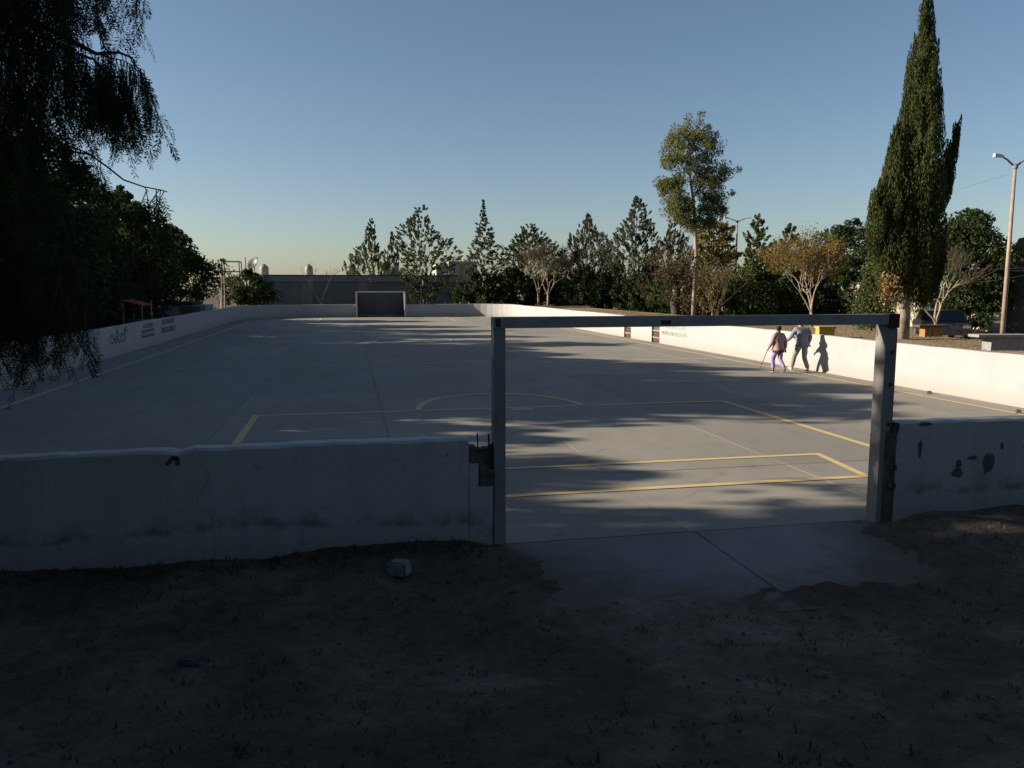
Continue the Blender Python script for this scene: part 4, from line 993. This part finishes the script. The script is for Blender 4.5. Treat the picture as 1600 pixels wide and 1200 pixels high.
M['lampdark'] = basic('lamp_arm_dark', (0.07, 0.07, 0.07), None, 4, 0.5, 0)
def lamp(label, x, y, top, arm, rise, r, rz, armmat, polemat):
    z0 = gz(x, y); e = empty('street_lamp', (x, y, z0), rz); tag(e, label, 'street lamp', 'twin-arm street lamps'); H = top-z0
    m = MB(); m.tube([(0, 0, -.2), (0, 0, H*.5), (0, 0, H)], [r*1.25, r, r*.75], 10); m.build('pole', polemat, e, True)
    m = MB(); m.lathe([(.16, 0), (.16, .02), (.09, .03), (.09, .12)], (0, 0, .0), 10); m.build('base_flange', polemat, e)
    m = MB(); m.lathe([(r*1.1, 0), (r*1.3, .05), (r*1.3, .14), (r*.5, .18)], (0, 0, H-.04), 10); m.build('collar', armmat, e)
    for s_ in (-1, 1):
        m = MB(); m.tube([(0, 0, H+.03), (s_*arm*.6, 0, H+rise*.7), (s_*arm, 0, H+rise)], [r*.55, r*.45, r*.4], 7); a = m.build('arm', armmat, e, True)
        m = MB(); m.add([(s_*(arm-.03), -.06, H+rise-.04), (s_*(arm-.03), .06, H+rise-.04), (s_*(arm+.30), .09, H+rise-.02), (s_*(arm+.30), -.09, H+rise-.02),
                         (s_*(arm-.03), -.05, H+rise+.05), (s_*(arm-.03), .05, H+rise+.05), (s_*(arm+.30), .07, H+rise+.10), (s_*(arm+.30), -.07, H+rise+.10)],
                        [(0,1,2,3),(7,6,5,4),(0,4,5,1),(1,5,6,2),(2,6,7,3),(3,7,4,0)]); m.build('lamp_head', M['lampwhite'], a)
q = at(1568, 500, 25.5); t = at(1577, 262, 25.5)
lamp('tall twin-arm street lamp with white heads at the right edge', q.x, 25.5, t.z, .52, .42, .075, -YAW, M['polegrey'], M['polesteel'])
q = at(1148, 470, 56.0); t = at(1151, 347, 56.0)
lamp('distant twin-arm street lamp beside the tallest eucalyptus', q.x, 56.0, t.z, .72, .30, .07, -YAW, M['lampdark'], M['polegrey'])

# parked car beyond the bench
M['carpaint'] = basic('dark_car_paint', (0.02, 0.022, 0.028), None, 3, 0.25, 0, spec=0.5)
M['glass'] = basic('car_glass', (0.012, 0.014, 0.016), None, 3, 0.08, 0, spec=0.6)
M['rubber'] = basic('tyre_rubber', (0.02, 0.02, 0.02), None, 10, 0.8, 0.2)
M['chrome'] = basic('pale_trim', (0.5, 0.5, 0.5), None, 10, 0.25, 0, metal=0.8)
def car():
    q = at(1472, 480, 33.0); e = empty('parked_car', (q.x, 33.0, gz(q.x, 33.0)+.0), R(62)); tag(e, 'dark parked car in the shade behind the orange bench', 'car')
    prof = [(-2.1, .32), (-2.12, .62), (-2.0, .86), (-1.2, .94), (-.55, 1.42), (.75, 1.46), (1.45, .98), (2.0, .90), (2.1, .6), (2.08, .32)]
    n = len(prof); vv = []
    for yy, k in ((-.82, .92), (-.86, 1), (.86, 1), (.82, .92)):
        for x, z in prof: vv.append((x*(.985 if k < 1 else 1), yy*(1-.16*max(0, z-.9)), z))
    ff = []
    for r_ in range(3):
        for i in range(n): ff.append((r_*n+i, r_*n+(i+1) % n, (r_+1)*n+(i+1) % n, (r_+1)*n+i))
    ff += [tuple(range(n-1, -1, -1)), tuple(range(3*n, 4*n))]
    m = MB(); m.add(vv, ff); m.build('body', M['carpaint'], e)
    for s_ in (-1, 1):
        for pts in ([(-1.05, .96), (-.5, 1.36), (.05, 1.39), (.05, .97)], [(.12, .97), (.12, 1.39), (.72, 1.40), (1.25, .99)]):
            m = MB(); y1 = s_*.868; ring = [(x, s_*(.872-.86*.16*max(0, z-.9)), z) for x, z in pts]; bk = [(x, s_*.70, z) for x, z in pts]
            m.add(ring+bk, [(0, 1, 2, 3), (0, 4, 5, 1), (1, 5, 6, 2), (2, 6, 7, 3), (3, 7, 4, 0)]); m.build('side_window', M['glass'], e)
    for (x0, z0_, x1, z1) in ((-1.19, .955, -.57, 1.415), (1.44, .995, .77, 1.455)):
        m = MB(); dx = -.012 if x0 < 0 else .012
        m.add([(x0+dx, -.68, z0_+.01), (x0+dx, .68, z0_+.01), (x1+dx, .6, z1), (x1+dx, -.6, z1)], [(0, 1, 2, 3)]); m.build('windscreen', M['glass'], e)
    for x in (-1.3, 1.3):
        for s_ in (-1, 1):
            m = MB(); m.lathe([(.16, -.1), (.31, -.1), (.325, -.06), (.325, .06), (.31, .1), (.16, .1)], n=18); wv = m.build('wheel', M['rubber'], e); wv.rotation_euler = (R(90), 0, 0); wv.location = (x, s_*.79, .32)
            m = MB(); m.lathe([(.17, -.105), (.17, .105)], n=12); m.build('rim', M['chrome'], wv)
    for s_ in (-1, 1):
        m = MB(); m.obox((-2.06, s_*.62, .72), .08, .32, .13); m.build('headlight', M['chrome'], e)
        m = MB(); m.obox((2.04, s_*.64, .76), .08, .28, .12); m.build('tail_light', M['maroon'], e)
car()

# ------------------------------------------------------------------ buildings
M['block'] = basic('grey_block_wall', (0.16, 0.15, 0.142), (0.11, 0.105, 0.10), 0.8, 0.95, 0.3, coord='Object')
M['blocktop'] = basic('grey_parapet', (0.21, 0.205, 0.20), (0.15, 0.15, 0.147), 0.8, 0.95, 0.2)
M['offwhite'] = basic('offwhite_render', (0.50, 0.46, 0.42), (0.40, 0.36, 0.33), 0.7, 0.9, 0.1)
M['beige'] = basic('beige_wall_render', (0.46, 0.40, 0.31), (0.34, 0.29, 0.22), 0.6, 0.9, 0.3)
M['tank_white'] = basic('white_tank_plastic', (0.24, 0.24, 0.235), None, 2, 0.6, 0)
M['brownsheet'] = basic('brown_sheet_roof', (0.13, 0.078, 0.05), (0.09, 0.055, 0.037), 1.0, 0.8, 0.2)
M['steelblue'] = basic('blue_grey_sheet_wall', (0.11, 0.12, 0.13), (0.08, 0.088, 0.098), 1.0, 0.7, 0.2)
def bpx(m, px0, px1, py0, py1, Y, depth, e, zb=None):
    a = at(px0, py0, Y); b = at(px1, py1, Y); o = e.location
    m.box(a.x-o.x, b.x-o.x, Y-o.y, Y-o.y+depth, (b.z if zb is None else zb)-o.z, a.z-o.z)
e = empty('block_building', (at(566, 470, 86).x, 86, 0)); tag(e, 'long grey block building in shade behind the distant goal', 'building')
m = MB(); bpx(m, 404, 728, 441, 0, 86, 14, e, 0.0); m.build('wall', M['block'], e)
m = MB(); bpx(m, 402, 729, 430.5, 440.8, 85.9, 14.2, e); m.build('parapet', M['blocktop'], e)
m = MB(); bpx(m, 401, 730, 429, 430.3, 85.8, 14.4, e); m.build('coping', M['offwhite'], e)
for p in (470, 560, 640):
    m = MB(); bpx(m, p, p+4, 441.2, 0, 85.93, .06, e, 0.0); m.build('pilaster', M['blocktop'], e)
roofz = at(500, 430, 92).z
for i, (px, lab, r_, dark) in enumerate(((413, 'white roof tank beside the satellite dish', .62, 0), (483, 'grey roof tank behind the thin bare sapling', .55, 1), (548, 'white roof tank left of the feathery tree', .62, 0), (617, 'white roof tank behind the airy tree', .62, 0), (686, 'small dark roof tank right of the airy tree', .42, 1))):
    q = at(px, 428, 91); zt = at(500, 428.5, 86).z-.05
    o = empty('water_tank', (q.x, 91, zt)); tag(o, lab, 'water tank', 'roof tanks on the grey building')
    m = MB(); r_ *= .78; m.lathe([(r_*.9, 0), (r_, .15), (r_, .8), (r_*.85, 1.0), (r_*.35, 1.12)], n=18); m.build('barrel', M['polegrey' if dark else 'tank_white'], o, True)
    m = MB(); m.lathe([(r_*.36, 1.10), (r_*.36, 1.2), (r_*.2, 1.23)], n=12); m.build('lid', M['lampdark'], o)
q = at(398, 428, 88)
o = empty('satellite_dish', (q.x, 88, at(400, 430, 88).z)); tag(o, 'large tilted satellite dish on the roof at the left', 'dish')
m = MB(); m.tube([(0, 0, -.3), (0, 0, 1.0)], .05, 8); m.build('mast', M['polegrey'], o)
m = MB(); m.lathe([(.04, 0), (.36, .05), (.64, .16), (.8, .27), (.8, .30), (.64, .185), (.36, .075), (.04, .025)], n=22); d_ = m.build('dish', M['lampdark'], o, True); d_.location = (0, 0, 1.1); d_.rotation_euler = (R(35), R(-48), 0)
m = MB(); m.tube([(.72, 0, .24), (0, 0, .8)], .02, 5); m.tube([(-.4, .6, .24), (0, 0, .8)], .02, 5); m.build('feed_arm', M['polegrey'], d_)
# steel stand for a tank
q = at(364, 470, 82); e = empty('steel_tower', (q.x, 82, gz(q.x, 82))); tag(e, 'thin steel frame tower at the left end of the grey building', 'tower')
Hh = at(364, 412, 82).z
for sx in (-.9, .9):
    for sy in (-.9, .9):
        m = MB(); m.tube([(sx, sy, 0), (sx*.9, sy*.9, Hh)], .06, 6); m.build('leg', M['polesteel'], e)
for z in (Hh*.55, Hh*.8, Hh):
    m = MB()
    for a, b in (((-.9, -.9), (.9, -.9)), ((.9, -.9), (.9, .9)), ((.9, .9), (-.9, .9)), ((-.9, .9), (-.9, -.9))): m.tube([(a[0]*.93, a[1]*.93, z), (b[0]*.93, b[1]*.93, z)], .045, 5)
    m.build('rail', M['polesteel'], e)
for (px, Y, top, lab) in ((345, 78, 452, 'short pale metal post behind the left wall corner'), (386, 84, 402, 'thin antenna mast beside the satellite dish')):
    q = at(px, 470, Y); m = MB(); m.tube([(0, 0, -.2), (0, 0, at(px, top, Y).z)], .05, 6); o = m.build('metal_post', M['lampwhite' if px == 345 else 'polegrey']); o.location = (q.x, Y, 0); tag(o, lab, 'post')
# far white building
e = empty('far_building', (at(705, 430, 140).x, 140, 0)); tag(e, 'far pale building with unfinished concrete frame above the grey roof', 'building')
m = MB(); bpx(m, 683, 701, 413, 0, 140, 8, e, 0.); m.build('wall', M['offwhite'], e)
m = MB(); bpx(m, 701, 745, 408, 412, 139, 8, e); m.build('roof_slab', M['blocktop'], e)
for p in (701, 711, 724, 738):
    m = MB(); bpx(m, p, p+3.5, 412.1, 0, 139.2, .5, e, 0.); m.build('column', M['benchgrey'], e)
m = MB(); bpx(m, 704, 744, 414, 0, 143, 4, e, 0.); m.build('wall', M['offwhite'], e)
for p in (703, 712, 720):
    m = MB(); bpx(m, p, p+.7, 399, 408, 141, .1, e); m.build('rebar', M['rust'], e)
# boundary wall on the right and the sheds
zs = gz(36, 50)
bw = MB(); bw.box(36, 36.25, 38.5, 84, -.2, 2.9); o = bw.build('boundary_wall', M['beige']); tag(o, 'long beige boundary wall glimpsed between the trunks on the right', 'wall')
e = empty('shed', (40, 30, 0)); tag(e, 'dark shed with brown upper walls at the right edge', 'building')
m = MB(); m.box(-3.2, 8, -14, 8.2, -.2, 3.55); m.build('wall', M['steelblue'], e)
m = MB(); m.add([(-3.4, -14.2, 3.5), (8.2, -14.2, 3.5), (8.2, 8.4, 3.5), (-3.4, 8.4, 3.5), (-3.3, -14.2, 5.25), (8.1, -14.2, 5.25), (8.1, 7.6, 5.25), (-3.3, 7.6, 5.25), (2.4, -14.2, 6.4), (2.4, 7.4, 6.4)],
      [(0, 3, 2, 1), (0, 4, 7, 3), (1, 2, 6, 5), (0, 1, 5, 8, 4), (3, 7, 9, 6, 2), (4, 8, 9, 7), (5, 6, 9, 8)]); m.build('roof', M['brownsheet'], e)
for k in range(12):
    m = MB(); m.box(-3.24, -3.203, -13.5+k*1.8, -13.4+k*1.8, 0, 3.4); m.build('sheet_rib', M['steelblue'], e)
m = MB(); m.box(-3.27, -3.205, 2.0, 6.4, 0, 3.2); m.build('door', M['steelblue'], e)
m = MB(); m.box(-3.6, -3.2, -14, 8.3, 3.42, 3.5); m.build('gutter', M['lampwhite'], e)
# overhead wires on the right
for k, (a, b, lab) in enumerate((((1577, 272, 25.5), (1180, 372, 60), 'upper overhead wire from the tall lamp towards the far lamp'), ((1600, 418, 30), (1440, 396, 34), 'middle overhead wire crossing in front of the dark round tree'), ((1600, 430, 30), (1440, 428, 34), 'lower overhead wire crossing in front of the dark round tree'))):
    A, B = at(*a), at(*b); m = MB(); m.tube([A.lerp(B, t_)-A-Vector((0, 0, .35*math.sin(math.pi*t_))) for t_ in np.linspace(0, 1, 9)], .005, 4); o = m.build('overhead_wire', M['lampdark']); o.location = A; tag(o, lab, 'wire', 'overhead wires')

# ------------------------------------------------------------------ beyond the left wall
M['redcloth'] = basic('red_awning_cloth', (0.38, 0.05, 0.035), (0.28, 0.035, 0.03), 3, 0.9, 0.1)
M['pinkcloth'] = basic('faded_red_awning_cloth', (0.42, 0.16, 0.14), None, 3, 0.9, 0.1)
def stall(label, px, py, Y, wd, mat):
    q = at(px, py, Y); z0 = gz(q.x, Y); e = empty('market_stall', (q.x, Y, z0)); tag(e, label, 'stall', 'stalls beyond the left wall'); h = q.z-z0
    for sx in (-1, 1):
        for sy in (-1, 1):
            m = MB(); m.tube([(sx*wd*.46, sy*.9, -.1), (sx*wd*.46, sy*.9, h-.02)], .03, 6); m.build('post', M['polegrey'], e)
    m = MB(); m.add([(-wd/2, -1, h), (wd/2, -1, h-.25), (wd/2, 1, h-.25), (-wd/2, 1, h), (-wd/2, -1, h+.03), (wd/2, -1, h-.22), (wd/2, 1, h-.22), (-wd/2, 1, h+.03)],
                    [(3,2,1,0),(4,5,6,7),(0,1,5,4),(1,2,6,5),(2,3,7,6),(3,0,4,7)]); m.build('awning', mat, e)
    m = MB(); m.box(-wd*.42, wd*.42, -.5, .4, .65, .75); m.build('counter', M['darkwood'], e)
stall('small stall with red awning under the dark trees on the left', 214, 469, 41, .9, M['redcloth'])
stall('stall with faded red awning near the left wall corner', 322, 478, 66, 1.6, M['pinkcloth'])
e = empty('small_house', (at(280, 480, 53).x, 53, 0)); tag(e, 'small low house with dark blue roof behind the left wall', 'building')
m = MB(); bpx(m, 238, 298, 477, 0, 53, 3, e, 0.); m.build('wall', M['benchgrey'], e)
m = MB(); bpx(m, 234, 301, 472, 476.6, 52.8, 3.6, e); m.build('roof', M['navy'], e)
m = MB(); bpx(m, 282, 289, 479, 0, 52.95, .06, e, 0.); m.build('door', M['darkwood'], e)
far('rounded_shrub', 'dark rounded shrub in front of the left end of the grey building', 392, 421, 80, 30, ROUND, M['dkgreen'], 120, n=90, cr=0.55, per=60, L=0.28, W=0.16, tr=0.06, limbs=8, cat='shrub')
far('leafy_tree', 'thin straggly tree beside the steel frame tower', 352, 405, 84, 15, OVAL, M['midgreen'], 121, n=30, cr=0.5, per=40, L=0.28, W=0.14, tr=0.06, limbs=10)

# ------------------------------------------------------------------ loose stones and litter
M['stone'] = basic('pale_concrete_rubble', (0.26, 0.26, 0.25), (0.16, 0.16, 0.155), 14, 0.95, 0.8, bscale=30)
M['stone_dark'] = basic('dark_stone', (0.10, 0.085, 0.08), (0.06, 0.05, 0.05), 14, 0.95, 0.6)
def stone(name, label, x, y, sx, sy, sz, seed, mat, z=None):
    rng = random.Random(seed); bm = bmesh.new(); bmesh.ops.create_cube(bm, size=1.0)
    bmesh.ops.bevel(bm, geom=list(bm.edges), offset=0.14, segments=2, affect='EDGES')
    bmesh.ops.subdivide_edges(bm, edges=list(bm.edges), cuts=1)
    for v in bm.verts:
        k = 1+rng.uniform(-.11, .11); v.co = Vector((v.co.x*sx*k, v.co.y*sy*k, v.co.z*sz*k))
    me_ = bpy.data.meshes.new(name); bm.to_mesh(me_); bm.free(); me_.materials.append(mat)
    o = bpy.data.objects.new(name, me_); COL.objects.link(o); o.location = (x, y, (gz(x, y) if z is None else z)+sz*.38); o.rotation_euler = (rng.uniform(-.1, .1), rng.uniform(-.1, .1), rng.uniform(0, 3)); tag(o, label, 'stone')
    return o
stone('concrete_block', 'pale chunk of concrete on the dirt below the left wall', .36, 6.5, .17, .15, .13, 1, M['stone'])
stone('flat_stone', 'flat brownish stone on the dirt at lower left', -1.08, 5.3, .17, .12, .05, 2, M['stone_dark'])
stone('small_stone', 'small dark stone at the foot of the sunlit wall, farther one', 13.45, 16.0, .10, .09, .08, 3, M['stone_dark'], 0.0)
stone('small_stone', 'small dark stone at the foot of the sunlit wall, nearer one', 13.1, 13.1, .10, .09, .09, 4, M['stone_dark'], 0.0)
rng = np.random.default_rng(200)
n = 5200
px_ = rng.uniform(-5, 8.5, n); py_ = 1.8+5.2*rng.random(n)**.8
zz = height(px_, py_); ok = ~((px_ > 1.3) & (px_ < 5.4) & (py_ > 5.5))
C = np.stack([px_, py_, zz+.006], 1)[ok]
Q_ = leaf_quads(rng, C, .045, .014); Q_[:, :, 2] = C[:, None, 2]+(Q_[:, :, 2]-C[:, None, 2])*.25
o = quads_object('leaf_litter', Q_, M['litter']); tag(o, 'dry leaf litter scattered over the foreground dirt', 'leaf litter', kind='stuff')
n = 2600
px_ = rng.uniform(-5, 8.5, n); py_ = 1.8+5.3*rng.random(n)**.8; ok = ~((px_ > 1.5) & (px_ < 5.2) & (py_ > 5.7)); px_, py_ = px_[ok], py_[ok]
zz = height(px_, py_); mb_ = MB()
for x_, y_, z_ in zip(px_, py_, zz):
    r_ = 0.006+0.022*rng.random()**4; a_ = rng.random()*3; ca, sa = math.cos(a_)*r_, math.sin(a_)*r_; k_ = rng.uniform(.6, 1)
    mb_.add([(x_+ca, y_+sa, z_), (x_-sa*k_, y_+ca*k_, z_), (x_-ca, y_-sa, z_), (x_+sa*k_, y_-ca*k_, z_), (x_+ca*.2, y_+sa*.3, z_+r_*.8)], [(0, 1, 4), (1, 2, 4), (2, 3, 4), (3, 0, 4)])
o = mb_.build('pebbles', M['stone_dark']); tag(o, 'small pebbles scattered over the foreground dirt', 'pebbles', kind='stuff')
def tufts(n, x0, x1, y0, y1, h, mat, name, label, cond=None):
    px_ = rng.uniform(x0, x1, n); py_ = rng.uniform(y0, y1, n)
    if cond is not None: k = cond(px_, py_); px_, py_ = px_[k], py_[k]
    base = np.stack([px_, py_, height(px_, py_)-.01], 1); base = np.repeat(base, 5, 0)+rng.normal(size=(len(px_)*5, 3))*np.array([.03, .03, 0]); m_ = len(base)
    d = rng.normal(size=(m_, 3))*.45; d[:, 2] = 1; d *= (h*rng.uniform(.5, 1.3, m_))[:, None]
    s_ = np.cross(d, rand_dirs(rng, m_)); s_ /= np.linalg.norm(s_, axis=1, keepdims=True); s_ *= .006+h*.03
    Q = np.stack([base-s_, base+s_, base+d*.6+s_*.6, base+d], 1)
    o = quads_object(name, Q, mat); tag(o, label, 'grass', kind='stuff')
tufts(420, -6, 1.2, 6.75, 7.08, .05, M['midgreen'], 'wall_foot_grass', 'sparse short grass along the foot of the near walls')
tufts(900, -5, 8.5, 1.8, 6.9, .045, M['litter'], 'dry_weeds', 'sparse dry weeds on the foreground dirt', lambda a, b: ~((a > 1.3) & (a < 5.4) & (b > 5.5)))
tufts(12000, 14.1, 23.5, 11, 60, .05, M['drygrass'], 'dry_grass', 'dry brown grass on the bank behind the sunlit wall')
